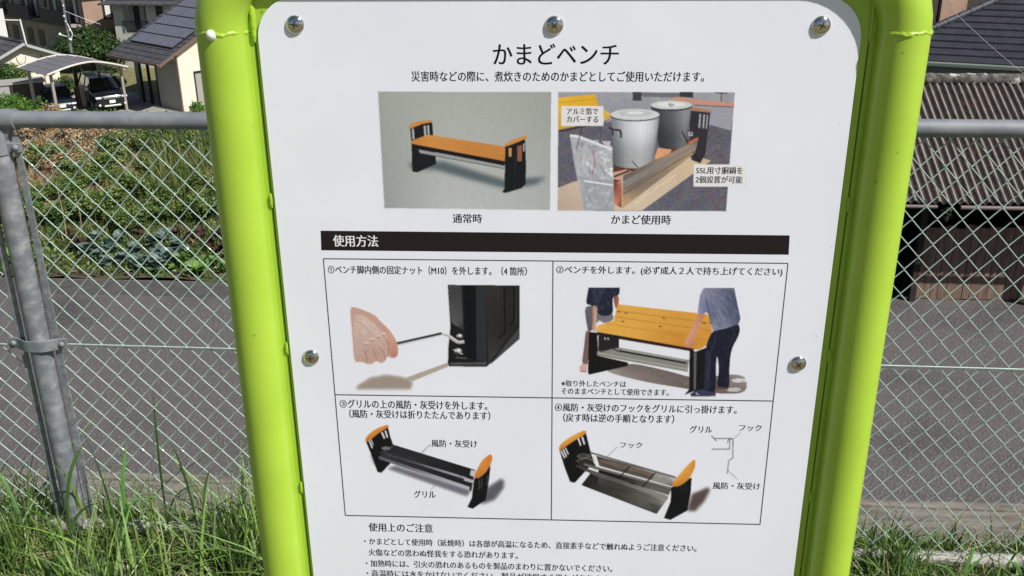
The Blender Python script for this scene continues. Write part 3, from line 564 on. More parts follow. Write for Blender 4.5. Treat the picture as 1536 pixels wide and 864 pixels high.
a.speck([(310, 415), (800, 545), (785, 595), (330, 470)], 90, 34, [(140, 130, 124), (84, 74, 68), (170, 166, 160), (60, 52, 50)], .27, asp=.07); a.line([(262, 386), (818, 548)], 6, (70, 68, 66)); a.line([(262, 380), (815, 540)], 2, (20, 20, 20))
a.poly([(320, 480), (790, 610), (770, 660), (310, 520)], [(24, 22, 22), (110, 108, 104), (90, 88, 84), (24, 22, 22)]); a.poly([(220, 452), (790, 612), (788, 626), (220, 470)], (112, 108, 104)); a.line([(220, 466), (788, 628)], 3, (40, 38, 38))
a.line([(516, 474), (438, 556)], 7, (18, 18, 18)); a.line([(682, 515), (594, 610)], 7, (18, 18, 18))
a.tri([(262, 518), (330, 545), (765, 680), (692, 780), (204, 592)], [(26, 24, 24), (66, 62, 60), (150, 148, 144), (70, 68, 66), (34, 30, 30)]); a.speck([(270, 530), (330, 552), (755, 684), (690, 770), (215, 590)], 110, 34, [(90, 88, 84), (44, 40, 40), (120, 116, 112), (30, 28, 28)], .34, asp=.06); a.line([(300, 556), (740, 704)], 3, (80, 78, 76)); a.line([(208, 594), (690, 779)], 4, (20, 18, 18)); a.tri([(245, 545), (310, 520), (312, 600), (258, 585)], (40, 36, 36))
a.poly([(165, 462), (766, 664), (762, 690), (300, 536), (170, 476)], [(70, 68, 66), (150, 150, 146), (120, 118, 116), (90, 88, 86), (60, 58, 56)]); a.line([(512, 578), (560, 592)], 6, (20, 20, 20))
a.tri([(785, 610), (918, 545), (912, 640), (890, 760), (780, 820), (738, 808), (782, 700)], (14, 17, 20))
for x in (850, 866, 882): a.line([(x, 590-(x-850)*.3), (x-3, 650)], 4, (44, 48, 54))
a.blob([(785, 604), (802, 570), (868, 490), (930, 427), (943, 436), (940, 482), (900, 560), (832, 606)], [(206, 132, 44), (226, 156, 62), (236, 168, 72), (226, 154, 60), (206, 132, 48), (216, 144, 54), (220, 150, 58), (200, 124, 42)])
for l in ([(1046, 273), (1080, 310)], [(1058, 293), (1182, 293)], [(1150, 322), (1155, 300), (1186, 294), (1184, 420), (1158, 436), (1149, 520)], [(1165, 300), (1163, 362), (1048, 362)]): a.line(l, 6, (112, 110, 114))
a.line([(1186, 296), (1184, 420)], 7, (120, 118, 122))
for l in ([(1235, 255), (1188, 297)], [(1156, 500), (1216, 557)], [(440, 344), (364, 416)]): a.line(l, 3, (110, 108, 112))
a.done('printed_picture')

# ------------------------------------------------------------------ chain link fence
FY = rad(-4.3); FF = Fr((0, 2.35, 0), FY)
fence = root_at('chain_link_fence', 'galvanised chain link fence with pale green coated wire running behind the green framed board', 'fence', FF(-1.3, 0, 0))
RZ = 1.255
POSTS = (-1.300, .700, 2.70, -3.30)
edges = [-3.4]+sorted(POSTS)+[3.3]
sp = sorted(POSTS)
for i in range(3):
    s0, s1 = sp[i]+.045, sp[i+1]-.045
    MB().tube([FF(s0, 0, RZ), FF(s1, 0, RZ)], .0213, 24).build('top_rail', GALV, fence, smooth=True)
    MB().tube([FF(s0-.02, 0, .034), FF(s1+.02, 0, .034)], .0215, 20).build('bottom_rail', GALVW, fence, smooth=True)
    MB().tube([FF(s0, -.003, .6345), FF(s1, -.003, .629)], .0022, 6).build('tension_wire', WIRE, fence, smooth=True)
for s_ in POSTS:
    MB().tube([FF(s_, 0, -.25), FF(s_, 0, 1.166)], .0288, 28).build('post', GALVP, fence, smooth=True)
    # cast tee joint with a seam
    mb = MB(); mb.tube([FF(s_-.062, 0, RZ), FF(s_+.062, 0, RZ)], .0262, 24)
    mb.tube([FF(s_, 0, 1.167), FF(s_, 0, 1.2), FF(s_, 0, RZ)], [.0322, .0318, .0262], 24)
    for sg in (-1, 1): mb.slab([FF(s_+sg*.024, -.012, 1.19), FF(s_+sg*.024, -.012, RZ-.01), FF(s_+sg*.052, -.012, RZ-.01)], FF(0, .024, 0)-FF(0, 0, 0))
    mb.build('tee_joint', GALV, fence, smooth=True)
    for sg in (-1, 1):
        MB().box(FF, *sorted((s_+sg*.0405, s_+sg*.0585)), -.002, .002, .03, 1.215).build('stretcher_bar', GALVP, fence, bevel=.0008)
    for z in (.637, ):
        P = []
        for i in range(15):
            x = -.083+.166*i/14; u = abs(x)
            P.append((x, -.034 if u < .022 else (-.034+.024*min(1, (u-.022)/.04))))
        mb = MB(); n = len(P)
        vs_ = [FF(s_+x, y, z+dz) for dz in (-.0165, .0165) for x, y in P]+[FF(s_+x, y+.005, z+dz) for dz in (-.0165, .0165) for x, y in P]
        fs = []
        for i in range(n-1):
            fs += [(i, i+1, n+i+1, n+i), (2*n+i, 3*n+i, 3*n+i+1, 2*n+i+1), (i, 2*n+i, 2*n+i+1, i+1), (n+i, n+i+1, 3*n+i+1, 3*n+i)]
        fs += [(0, n, 3*n, 2*n), (n-1, 3*n-1, 4*n-1, 2*n-1)]
        mb.add(vs_, fs); cl = mb.build('clamp', GALV, fence, smooth=True, bevel=.0015)
        for sg in (-1, 1):
            mb = MB(); c = FF(s_+sg*.068, -.012, z); mb.dome(c, -FF(0, 1, 0)+FF(0, 0, 0), .0085, .007, 14, 5); mb.build('clamp_bolt', GALV, cl, smooth=True)
    for sg in (-1, 1):
        mb = MB(); mb.box(FF, *sorted((s_+sg*.028, s_+sg*.062)), -.012, .004, 1.172, 1.196); br = mb.build('bracket', GALV, fence, bevel=.002)
        mb = MB(); mb.dome(FF(s_+sg*.05, -.012, 1.185), FF(0, 0, 0)-FF(0, 1, 0), .009, .007, 12, 4); mb.build('bracket_bolt', GALV, br, smooth=True)
# woven zigzag wires: every wire is a part; two shared meshes by parity
DX, DZ, Z0 = .0298, .0328, 1.2606
def zig(par):
    P = []; n = 38
    for j in range(n):
        hi = (j+par+1) & 1; x = DX*hi; z = -j*DZ; y = .0022 if hi else -.0022
        e = .0007; d = 1 if hi else -1
        P += [Vector((x-d*.0042, y*.3, z+.005)), Vector((x+d*e, y, z+.0008)), Vector((x+d*e, -y, z-.0008)), Vector((x-d*.0042, -y*.3, z-.005))] if 0 < j < n-1 else [Vector((x, y, z))]
    mb = MB(); mb.tube(P, .00148, 6); return mb.mesh('wire', smooth=True)
ZM = [zig(0), zig(1)]
for m_ in ZM: m_.materials.append(WIRE)
nb = 0
for a0, a1, ph in ((sp[0]+.05, sp[1]-.05, -1.186), (sp[1]+.052, sp[2]-.055, -1.186), (sp[2]+.055, sp[3]-.055, 1.035)):
    k0 = math.ceil((a0-ph)/DX); k1 = math.floor((a1-ph)/DX)
    for k in range(k0, k1):
        s_ = ph+k*DX
        if s_ < -2.6 or s_ > 2.3: continue
        o = bpy.data.objects.new('wire', ZM[k & 1]); COL.objects.link(o); o.parent = fence
        o.location = FF(s_, random.uniform(-.0008, .0008), Z0+random.uniform(-.0006, .0006))-ORG[fence.name]; o.rotation_euler = (0, 0, FY); nb += 1

# ------------------------------------------------------------------ setting: ground, road, slope
def sheet(name, fr, a, b, c, d, za, zb, m, nx=1, ny=1, jz=0):
    mb = MB(); vs_ = []
    for j in range(ny+1):
        for i in range(nx+1):
            z = za+(zb-za)*j/ny+(random.uniform(-jz, jz) if jz else 0); vs_.append(fr(a+(b-a)*i/nx, c+(d-c)*j/ny, z))
    mb.add(vs_, [(j*(nx+1)+i, j*(nx+1)+i+1, (j+1)*(nx+1)+i+1, (j+1)*(nx+1)+i) for j in range(ny) for i in range(nx)])
    return mb.build(name, m, kind='structure', smooth=jz > 0)
RF = Fr((0, 0, 0), FY)                                   # road frame, t from the camera line
sheet('park_ground', RF, -30, 30, -12, 2.47, 0, 0, LAWN, 60, 30, .006)
sheet('retaining_slope', RF, -30, 30, 2.47, 2.75, -.01, -4.2, CONC, 60, 6, .01)
sheet('verge', RF, -30, 30, 2.75, 9.2, -4.2, -5.06, SOIL, 60, 14, .04)
sheet('gutter', RF, -60, 60, 9.2, 10.02, -5.03, -5.06, CONC)
MB().box(RF, -60, 60, 10.02, 10.16, -5.3, -5.02).build('kerb', CONC, kind='structure', bevel=.02)
MB().box(RF, -60, 60, 9.08, 9.2, -5.3, -4.95).build('kerb', CONC, kind='structure', bevel=.02)
sheet('road', RF, -60, 60, 10.16, 16.62, -5.10, -5.10, ASPH)
MB().quad(RF(-60, 15.9, -5.096), RF(4.5, 15.9, -5.096), RF(4.5, 16.55, -5.096), RF(-60, 16.55, -5.096)).build('road_patch', ASPHD, kind='structure')
sheet('vegetable_bed', RF, -20, 4.6, 16.62, 18.2, -5.07, -4.95, SOIL, 60, 6, .03)
sheet('bank', RF, -20, 4.6, 18.2, 22, -4.95, -3.4, SOIL, 60, 14, .05)
sheet('bank_back', RF, -20, 4.6, 22, 45, -3.4, -10.82, FIELD, 40, 12, .03)
sheet('village_ground', W, -700, 700, 38, 1500, -10.8, -10.8, FIELD)
sheet('yard', RF, 4.6, 40, 16.62, 40, -5.12, -5.12, ASPHD)
sheet('yard_slope', RF, 4.6, 40, 40, 60, -5.12, -10.85, FIELD)
# parking apron under carport
AX, BX = Vector((-.755, .656, 0)), Vector((.656, .755, 0))
PF = Fr((-22.9, 58.7, -10.8), math.atan2(.755, .656))        # s along B (right-back), t along A (left-back)
MB().quad(PF(-9, -3.5, .01), PF(3, -3.5, .01), PF(3, 7, .01), PF(-9, 7, .01)).build('parking_apron', mat('pale_concrete', (.33, .32, .3), .9, col2=(.25, .24, .22), scale=1.5), kind='structure')

# ------------------------------------------------------------------ grass by the fence (nobody could count it)
def blades(n, smin, smax, tmin, tmax, hfn, wid, cols, z0=0.0, fr=RF, lean=.45):
    s_ = RNG.uniform(smin, smax, n); t_ = RNG.uniform(tmin, tmax, n); h = hfn(s_, t_)
    an = RNG.uniform(0, 2*np.pi, n); ln = np.abs(RNG.normal(0, lean, n))*h; K = 5
    fa = an+np.pi/2+RNG.normal(0, .5, n); wd = wid*RNG.uniform(.6, 1.4, n)
    V = np.zeros((n, 2*K-1, 3)); ci = RNG.integers(0, len(cols), n); base = np.array(cols)[ci]*RNG.uniform(.7, 1.25, (n, 1))
    Cc = np.repeat(base[:, None, :], 2*K-1, 1)
    for k in range(K):
        u = k/(K-1); hz = h*(u-.18*u*u*(ln/h)*1.4); off = ln*u**1.9; w_ = wd*(1-u**1.6)*(.75+.5*u if u < .5 else 1)
        cx_ = s_+np.cos(an)*off; cy_ = t_+np.sin(an)*off
        for q, sg in enumerate((-1, 1)):
            if k == K-1 and q: continue
            idx = 2*k+q; sgn = 0 if k == K-1 else sg
            ss = cx_+np.cos(fa)*w_*.5*sgn; tt = cy_+np.sin(fa)*w_*.5*sgn
            V[:, idx, 0] = fr.o.x+ss*fr.c-tt*fr.n; V[:, idx, 1] = fr.o.y+ss*fr.n+tt*fr.c; V[:, idx, 2] = fr.o.z+z0+hz
    off = (np.arange(n)*(2*K-1))[:, None]
    tris = []
    for k in range(K-2): tris += [[2*k, 2*k+1, 2*k+3], [2*k, 2*k+3, 2*k+2]]
    tris.append([2*K-4, 2*K-3, 2*K-2])
    Fc = np.concatenate([off+np.array(t)[None] for t in tris])
    return V.reshape(-1, 3), Fc, Cc.reshape(-1, 3)
def merge(parts):
    V = []; Fc = []; C = []; k = 0
    for v, f, c in parts: V.append(v); Fc.append(f+k); C.append(c); k += len(v)
    return np.concatenate(V), np.concatenate(Fc), np.concatenate(C)
GC = [(.165, .28, .05), (.20, .33, .06), (.12, .21, .04), (.26, .38, .09), (.085, .155, .035)]
hgt = lambda s, t: (.05+.10*RNG.random(len(s)))*(1+.5*np.clip(-s-.3, 0, 1))+.03*np.sin(s*9)**2
def hl(s, t): return (.10+.12*RNG.random(len(s)))*np.where(s < 0, 1.05, .62)
def cl(s, t): return np.clip(.55+.5*np.sin(s*7.3+2*np.sin(t*9))+.35*np.sin(s*17.1+t*5)+.25*np.sin(s*31), .12, 1.5)
GD = [(.055, .12, .025), (.04, .09, .02), (.075, .15, .03)]; GP = [(.24, .36, .13), (.20, .34, .10), (.30, .38, .18)]
parts = [blades(34000, -2.6, 2.6, 1.75, 2.44, lambda s, t: (.03+.07*RNG.random(len(s)))*(.6+.5*cl(s, t)), .0045, GC+GD, lean=.8),
         blades(15000, -2.5, 2.5, 1.85, 2.43, lambda s, t: (.05+.12*RNG.random(len(s)))*cl(s, t)*np.where(s < 0, 1.05, .62)+.03, .0065, GC+GD, lean=.75),
         blades(3600, -2.4, 2.5, 1.95, 2.42, lambda s, t: (.11+.17*RNG.random(len(s)))*np.clip(cl(s, t), .4, 1.2)*np.where(s < 0, 1., .5), .0085, GC+GD+GP, lean=.75),
         blades(260, -2.2, -.45, 2.05, 2.40, lambda s, t: .18+.20*RNG.random(len(s)), .009, GC+GP, lean=.55),
         blades(160, .8, 2.2, 2.05, 2.40, lambda s, t: .10+.14*RNG.random(len(s)), .008, GC+GP, lean=.6),
         blades(2600, -2.3, 2.3, 1.9, 2.44, lambda s, t: .05+.12*RNG.random(len(s)), .0045, [(.45, .38, .20), (.36, .31, .14), (.5, .46, .3)], lean=1.1),
         blades(26000, -6, 6, -.6, 1.75, lambda s, t: .04+.07*RNG.random(len(s)), .006, GC)]
gm = fast_mesh('grass', *merge(parts)); link('grass', gm, None, LEAF, kind='stuff')
bpy.data.objects['grass']['label'] = 'bright green grass growing round the sign and along the foot of the fence'; bpy.data.objects['grass']['category'] = 'grass'
# taller single grass plants standing up in front of the fence
def weed(x, t, hs, wd, lean, seed, label, col):
    r = random.Random(seed); mb = MB(); x -= .17; b = RF(x, t, 0)
    o = empty('tall_grass', label, 'grass plant', b, 'tall grass standing before the fence')
    for q, h in enumerate(hs):
        an = r.uniform(0, 6.28); l = lean[q]; l *= 1.5; d = Vector((math.cos(an)*.25*abs(l)+l, math.sin(an)*.15*h, 0)); vs_ = []; K = 9
        base = Vector((r.uniform(-.012, .012), r.uniform(-.012, .012), 0)); n = Vector((1, r.uniform(-.5, .5), 0)).normalized(); tw = r.uniform(-.6, .6)
        m_ = MB(); cs = []
        for k in range(K+1):
            u = k/K; p = base+Vector((0, 0, h*(u-min(.5, .9*abs(l)/h)*u**3)))*(1.0)+Vector((0, 0, .25*abs(l)*u))+d*u**2.2; w_ = wd*(.35+1.3*u)*(1-u**3) if u < 1 else 0
            e = Vector((n.x*math.cos(tw*u)-n.y*math.sin(tw*u), n.x*math.sin(tw*u)+n.y*math.cos(tw*u), 0)); c = [x_*(.8+.5*u) for x_ in col]
            vs_ += [p-e*w_/2, p+Vector((0, -.12*w_, 0)), p+e*w_/2]; cs += [c]*3
        m_.add(vs_, [f for k in range(K) for f in ((3*k, 3*k+1, 3*k+4, 3*k+3), (3*k+1, 3*k+2, 3*k+5, 3*k+4))], cs)
        me = m_.mesh('blade', smooth=True); link('blade', me, o, LEAF)
for a in [(-1.02, 2.30, [.50, .30, .26], .009, [.0, .12, -.1], 1, 'dark upright grass blade standing alone in front of the fence between post and sign', (.045, .12, .02)),
          (-1.28, 2.24, [.46, .30, .28], .013, [.06, .16, -.12], 2, 'tall pale grass blade in front of the fence post foot', (.10, .22, .04)),
          (-1.40, 2.24, [.44, .25], .012, [-.10, -.2], 3, 'leaning grass blade left of the fence post', (.15, .30, .09)),
          (-1.13, 2.26, [.42, .38, .3], .014, [-.05, .03, .14], 4, 'pair of broad light green grass blades just right of the fence post', (.13, .29, .08)),
          (-.90, 2.28, [.36, .32, .42, .3], .010, [.05, .22, -.02, -.12], 5, 'arching grass clump with drooping blades nearest the green frame on the left', (.09, .19, .04)),
          (-.76, 2.25, [.34, .3, .27], .008, [-.22, .1, .14], 6, 'dark drooping grass clump at the foot of the left green tube', (.05, .12, .03)),
          (1.06, 2.24, [.25, .22, .16], .012, [.09, -.07, .02], 7, 'arched grass blades at the foot of the right green tube', (.08, .17, .04)),
          (1.20, 2.24, [.17, .18, .15], .012, [.02, .07, -.06], 8, 'short grass clump in front of the white bottom rail on the right', (.12, .26, .06)),
          (1.36, 2.20, [.30, .24, .2], .013, [.12, .16, -.06], 9, 'grass blades leaning right at the right edge of the view', (.10, .22, .05))]: weed(*a)

# ------------------------------------------------------------------ leafy plants
def leaves(n, R, size, cols, clumps=10, flat=1.0, seed=1, zc=None, hang=0):
    r = np.random.default_rng(seed); R = np.array(R)
    cc = r.normal(0, 1, (clumps, 3)); cc /= np.linalg.norm(cc, axis=1)[:, None]; cc *= r.uniform(.35, .8, (clumps, 1)); cc[:, 2] = cc[:, 2]*.8
    k = r.integers(0, clumps, n); d = r.normal(0, 1, (n, 3)); d /= np.linalg.norm(d, axis=1)[:, None]
    p = (cc[k]+d*r.uniform(.15, .48, (n, 1))*r.uniform(.7, 1.1, (clumps, 1))[k])*R; p[:, 2] += R[2] if zc is None else zc
    p[:, 2] = np.maximum(p[:, 2], .02)
    nrm = d+r.normal(0, .6, (n, 3))+np.array([0, 0, .5*flat]); nrm /= np.linalg.norm(nrm, axis=1)[:, None]
    u = np.cross(nrm, r.normal(0, 1, (n, 3))); u /= np.linalg.norm(u, axis=1)[:, None]; v = np.cross(nrm, u)
    L = size*r.uniform(.6, 1.4, (n, 1)); q = .42
    V = np.stack([p-u*L, p-v*L*q+nrm*L*.1, p+u*L, p+v*L*q+nrm*L*.1], 1)
    ci = (k+r.integers(0, 2, n)) % len(cols); C = np.array(cols)[ci]*r.uniform(.65, 1.3, (n, 1)); C = np.repeat(C[:, None], 4, 1)
    o = np.arange(n)[:, None]*4
    return V.reshape(-1, 3), o+np.array([0, 1, 2, 3])[None], C.reshape(-1, 3)
GR = [(.085, .17, .032), (.045, .10, .022), (.13, .215, .045), (.17, .26, .06), (.22, .26, .08)]
GB = [(.12, .27, .03), (.09, .20, .025), (.16, .31, .05), (.06, .14, .02)]
TAN = [(.46, .33, .19), (.56, .44, .28), (.34, .24, .13), (.44, .29, .18)]
BLUE = [(.10, .16, .135), (.14, .20, .175), (.07, .11, .09), (.19, .26, .23)]
PURP = [(.07, .025, .035), (.10, .035, .04), (.045, .02, .02), (.06, .06, .02)]
BARK = mat('bark', (.12, .085, .06), .9, col2=(.06, .045, .03), scale=8, bump=.01)
def bankpos(s, t):
    z = -5.07+.12*(t-16.62)/1.58 if t < 18.2 else (-4.95+1.55*(t-18.2)/3.8 if t < 22 else -3.4-7.4*(t-22)/23)
    return RF(s, t, z)
def stem_mb(h, n, sp_, r0, seed):
    r = random.Random(seed); mb = MB()
    for i in range(n):
        a_ = r.uniform(0, 6.28); mb.tube([(0, 0, 0), (math.cos(a_)*sp_*.4, math.sin(a_)*sp_*.4, h*.5), (math.cos(a_)*sp_, math.sin(a_)*sp_, h)], [r0, r0*.7, r0*.3], 5)
    return mb
PROT = {}
def plant(kind, name, p, sc_, label, group, cat, n, R, size, cols, clumps, seed, stem=None, flat=1.0, rz=None):
    if kind not in PROT:
        me = fast_mesh('foliage', *leaves(n, R, size, cols, clumps, flat, seed)); me.materials.append(LEAF)
        ms = None
        if stem: ms = stem_mb(*stem, seed).mesh('stem', smooth=True); ms.materials.append(BARK)
        PROT[kind] = (me, ms)
    me, ms = PROT[kind]
    o = empty(name, label, cat, p, group, rz if rz is not None else random.uniform(0, 6.28)); o.scale = (sc_[0], sc_[1], sc_[2]) if isinstance(sc_, tuple) else (sc_,)*3
    link('foliage', me, o)
    if ms: link('stem', ms, o)
    return o
def P_(px, t, dz=0):                                      # a spot on the bank at distance t seen below picture column px
    best = None
    for i in range(400):
        s = -18+i*.06; q = bankpos(s, t); c = MW.transposed() @ (q-Vector((0, 0, EYE))); x = 768+F_PX*c.x/c.z
        if best is None or abs(x-px) < best[0]: best = (abs(x-px), q)
    return best[1]+Vector((0, 0, dz))
# ------------------------------------------------------------------ the planted bank across the road
BG = 'shrubs on the planted bank across the road'
rp_ = random.Random(11)
for i, (px, t) in enumerate([(20, 20.2), (75, 20.4), (110, 19.4), (150, 19.8), (180, 20.8), (205, 19.4), (235, 20.2), (262, 19.4), (290, 20.0), (318, 19.5), (335, 20.6), (95, 18.7), (160, 18.9), (240, 18.8), (300, 18.8), (-15, 19.3), (40, 18.9), (270, 21.3), (310, 21.4), (215, 21.2), (130, 18.7), (195, 18.5), (225, 20.8), (120, 20.1), (60, 19.2), (170, 20.3), (320, 18.9), (280, 20.7)]):
    plant('shrub', 'shrub', P_(px, t), (rp_.uniform(.75, 1.15), rp_.uniform(.75, 1.1), rp_.uniform(.65, 1.0)), 'dark green leafy shrub growing on the planted bank behind the fence', BG, 'shrub', 2500, (.58, .45, .42), .034, GR, 16, 21, (.5, 6, .25, .012))
for i, (px, t, k, lb) in enumerate([(60, 21.4, 1.1, 'dry tan bush at the left end of the bank crest beside the fence post'), (105, 21.2, 1.0, 'tan dried grass bush on the bank crest under the carport cars'), (135, 21.0, .9, 'withered brown bush in the middle of the dry patch on the bank'),
                                  (165, 21.1, 1.0, 'straw coloured bush on the bank crest below the black car'), (120, 20.3, .9, 'brown dry bush above the cabbages beside the plastic sheet'), (45, 20.6, .9, 'straw bush half hidden behind the fence post'), (188, 21.0, .8, 'small tan bush right of the middle of the bank crest'), (75, 20.3, .9, 'reddish dry bush low beside the fence stretcher bar'), (215, 21.1, .9, 'pale dried bush at the right end of the dry patch on the bank'), (85, 19.2, .6, 'small pinkish dry bush low on the left of the bank')]):
    plant('dry', 'dry_bush', P_(px, t), (k, k, k*.8), lb, 'dried bushes on the bank', 'bush', 1700, (.6, .45, .38), .045, TAN+[(.16, .13, .06)], 12, 31, (.5, 8, .3, .008))
for i, (px, t) in enumerate([(-30, 22.3), (5, 22.4), (40, 22.3), (75, 22.6), (105, 23.2), (135, 23.8), (20, 23.2), (60, 23.6)]):
    plant('hedge', 'hedge_bush', P_(px, t), rp_.uniform(.85, 1.0)*(.98 if px < 30 else .78 if px < 70 else .6), 'bright green bush in the hedge above the top rail of the fence', 'bright green hedge bushes on the bank crest', 'bush', 2200, (.75, .6, .50), .04, GB, 18, 41, (.5, 6, .3, .012))
plant('dry', 'dry_bush', P_(78, 22.5, .1), .62, 'small straw coloured tuft in the bright green hedge below the carport', 'dried bushes on the bank', 'bush', 0, 0, 0, 0, 0, 0)
# cabbages: every plant built of large cupped leaves, each leaf its own part
def cab_leaf(L, Wd, cols, seed, cup=.35):
    r = np.random.default_rng(seed); nu, nv = 6, 5; V = []; C = []
    for i in range(nu):
        u = i/(nu-1)
        for j in range(nv):
            v = j/(nv-1)*2-1; wv = Wd*math.sin(math.pi*min(1, .12+u*.86))**.7*.5
            V.append((u*L*.9, v*wv, L*(.75*u-.65*u*u)+cup*abs(v)**2*wv+r.normal(0, .006)*(1+2*(abs(v) > .9)))); c = np.array(cols[(i*3+j) % len(cols)])*r.uniform(.85, 1.15)*(1.35 if abs(v) < .1 else 1); C.append(tuple(c))
    m_ = MB(); m_.add(V, [(i*nv+j, (i+1)*nv+j, (i+1)*nv+j+1, i*nv+j+1) for i in range(nu-1) for j in range(nv-1)], C)
    me = m_.mesh('leaf', smooth=True); me.materials.append(LEAF); return me
CL = {'blue': [cab_leaf(.27, .22, BLUE, k) for k in range(3)], 'green': [cab_leaf(.34, .17, [(.13, .26, .05), (.17, .31, .07), (.10, .22, .04)], 7+k, .2) for k in range(3)], 'purple': [cab_leaf(.2, .13, PURP, 12+k, .2) for k in range(3)]}
def rosette(kind, p, n, sc_, name, label, group, cat):
    o = empty(name, label, cat, p, group, rp_.uniform(0, 6)); o.scale = (sc_,)*3
    for i in range(n):
        q = bpy.data.objects.new('leaf', rp_.choice(CL[kind])); COL.objects.link(q); q.parent = o
        q.rotation_euler = (rp_.uniform(-.2, .2), -rp_.uniform(-.1, 1.0), i*2.4+rp_.uniform(-.3, .3)); q.location = (0, 0, .03+.012*i); q.scale = (rp_.uniform(.7, 1.1),)*3
for px, t in [(132, 17.5), (150, 17.3), (168, 17.6), (160, 17.0), (186, 17.2), (203, 17.5), (222, 17.1), (240, 17.5), (254, 17.2), (205, 16.95), (178, 18.0), (228, 17.9), (145, 18.0), (268, 17.7), (235, 16.9), (248, 18.1)]:
    rosette('blue', P_(px, t), 13, rp_.uniform(.72, 1.08), 'cabbage', 'blue green cabbage plant in the vegetable row along the far road edge', 'cabbages along the road edge', 'cabbage')
for px, t in [(275, 17.1), (292, 17.3), (308, 17.0), (322, 17.2), (62, 17.2), (300, 16.85), (20, 17.2), (338, 16.95)]:
    rosette('green', P_(px, t), 10, rp_.uniform(.65, .95), 'leafy_vegetable', 'broad light green leafy vegetable at the far road edge', 'leafy vegetables along the road edge', 'vegetable')
for px, t in [(112, 18.0), (122, 17.7), (288, 18.1), (303, 18.3), (318, 17.9), (330, 18.2), (338, 17.6), (265, 18.3), (100, 18.2), (210, 18.3), (190, 18.4)]:
    rosette('purple', P_(px, t), 14, rp_.uniform(.8, 1.2), 'red_leaf_plant', 'dark reddish purple leafed plant in the vegetable bed', 'red leafed plants in the vegetable bed', 'plant')
WF = Fr((0, 0, 0), FY)
def slope_blades(n, t0, t1, s0, s1, h0, h1, wd, cols, lean):
    v, f, c = blades(n, s0, s1, t0, t1, lambda s, t: h0+(h1-h0)*RNG.random(len(s)), wd, cols, lean=lean)
    T = v[:, 0]*(-RF.n)+v[:, 1]*RF.c
    z = np.where(T < 18.2, -5.07+.12*(T-16.62)/1.58, np.where(T < 22, -4.95+1.55*(T-18.2)/3.8, -3.4-7.4*(T-22)/23)); v[:, 2] += z
    return v, f, c
pp = [slope_blades(11000, 16.65, 21.8, -12, 4.5, .08, .28, .022, GR+[(.20, .17, .07)], .7), slope_blades(6000, 19.2, 21.5, -9.2, -5.5, .4, 1.0, .022, [(.14, .22, .05), (.20, .24, .08), (.10, .17, .04), (.30, .26, .12)], .3),
      slope_blades(7500, 19.4, 21.6, -12.5, -8.7, .15, .5, .02, TAN, .8), slope_blades(2600, 17.9, 19, -11.5, -4, .12, .35, .02, GR+[(.2, .12, .08), (.14, .06, .05), (.36, .27, .15)], .7), slope_blades(9000, 17.8, 21.5, -11.5, -5, .12, .4, .018, GR+GB+[(.14, .07, .06), (.34, .27, .16)], .8), slope_blades(2500, 20, 21.6, -4.8, 4.5, .3, .9, .02, GR, .4)]
o = link('bank_weeds', fast_mesh('bank_weeds', *merge(pp)), None, LEAF, kind='stuff'); tag(o, 'mixed green and straw coloured weeds covering the bank across the road', 'weeds')
n = 26000; s_ = RNG.uniform(-12, 4.5, n); t_ = RNG.uniform(16.65, 22.3, n)
z_ = np.where(t_ < 18.2, -5.07+.12*(t_-16.62)/1.58, -4.95+1.55*(t_-18.2)/3.8)
v, f, c = leaves(n, (1, 1, 1), .05, GR+[(.16, .12, .06), (.09, .14, .03)], 5, 1.5, 77)
cen = v.reshape(n, 4, 3).mean(1, keepdims=True); tgt = np.stack([s_*RF.c-t_*RF.n, s_*RF.n+t_*RF.c, z_+RNG.uniform(.02, .16, n)], 1)[:, None]
o = link('bank_ground_cover', fast_mesh('bank_ground_cover', (v.reshape(n, 4, 3)-cen+tgt).reshape(-1, 3), f, c), None, LEAF, kind='stuff'); tag(o, 'low leafy ground cover between the plants on the bank', 'ground cover')
for px, t, h in [(101, 18.1, 1.3), (122, 18.4, .9)]:
    p = P_(px, t); mb = MB(); mb.tube([p, p+Vector((.03, 0, h*.5)), p+Vector((0, 0, h))], [.012, .011, .008], 6)
    o = mb.build('garden_stake', mat('bamboo', (.40, .32, .20), .7, col2=(.25, .2, .12), scale=12), smooth=True); tag(o, 'thin bare bamboo stake standing in the vegetable bed'+(' left of the cabbages' if px < 110 else ' behind the first cabbage'), 'stake')
p = P_(118, 20.0, .35); mb = MB(); r = random.Random(4)
V = [p+Vector((.32*math.cos(a_)*r.uniform(.6, 1.1), r.uniform(-.1, .1), .12*math.sin(a_)*r.uniform(.6, 1.2))) for a_ in [i*.7 for i in range(9)]]
mb.add(V+[p+Vector((0, -.12, .02))], [(i, (i+1) % 9, 9) for i in range(9)]); o = mb.build('plastic_sheet', mat('pale_plastic', (.6, .63, .68), .3, coat=.3)); tag(o, 'crumpled pale plastic sheet caught in the shrubs on the bank', 'sheet')

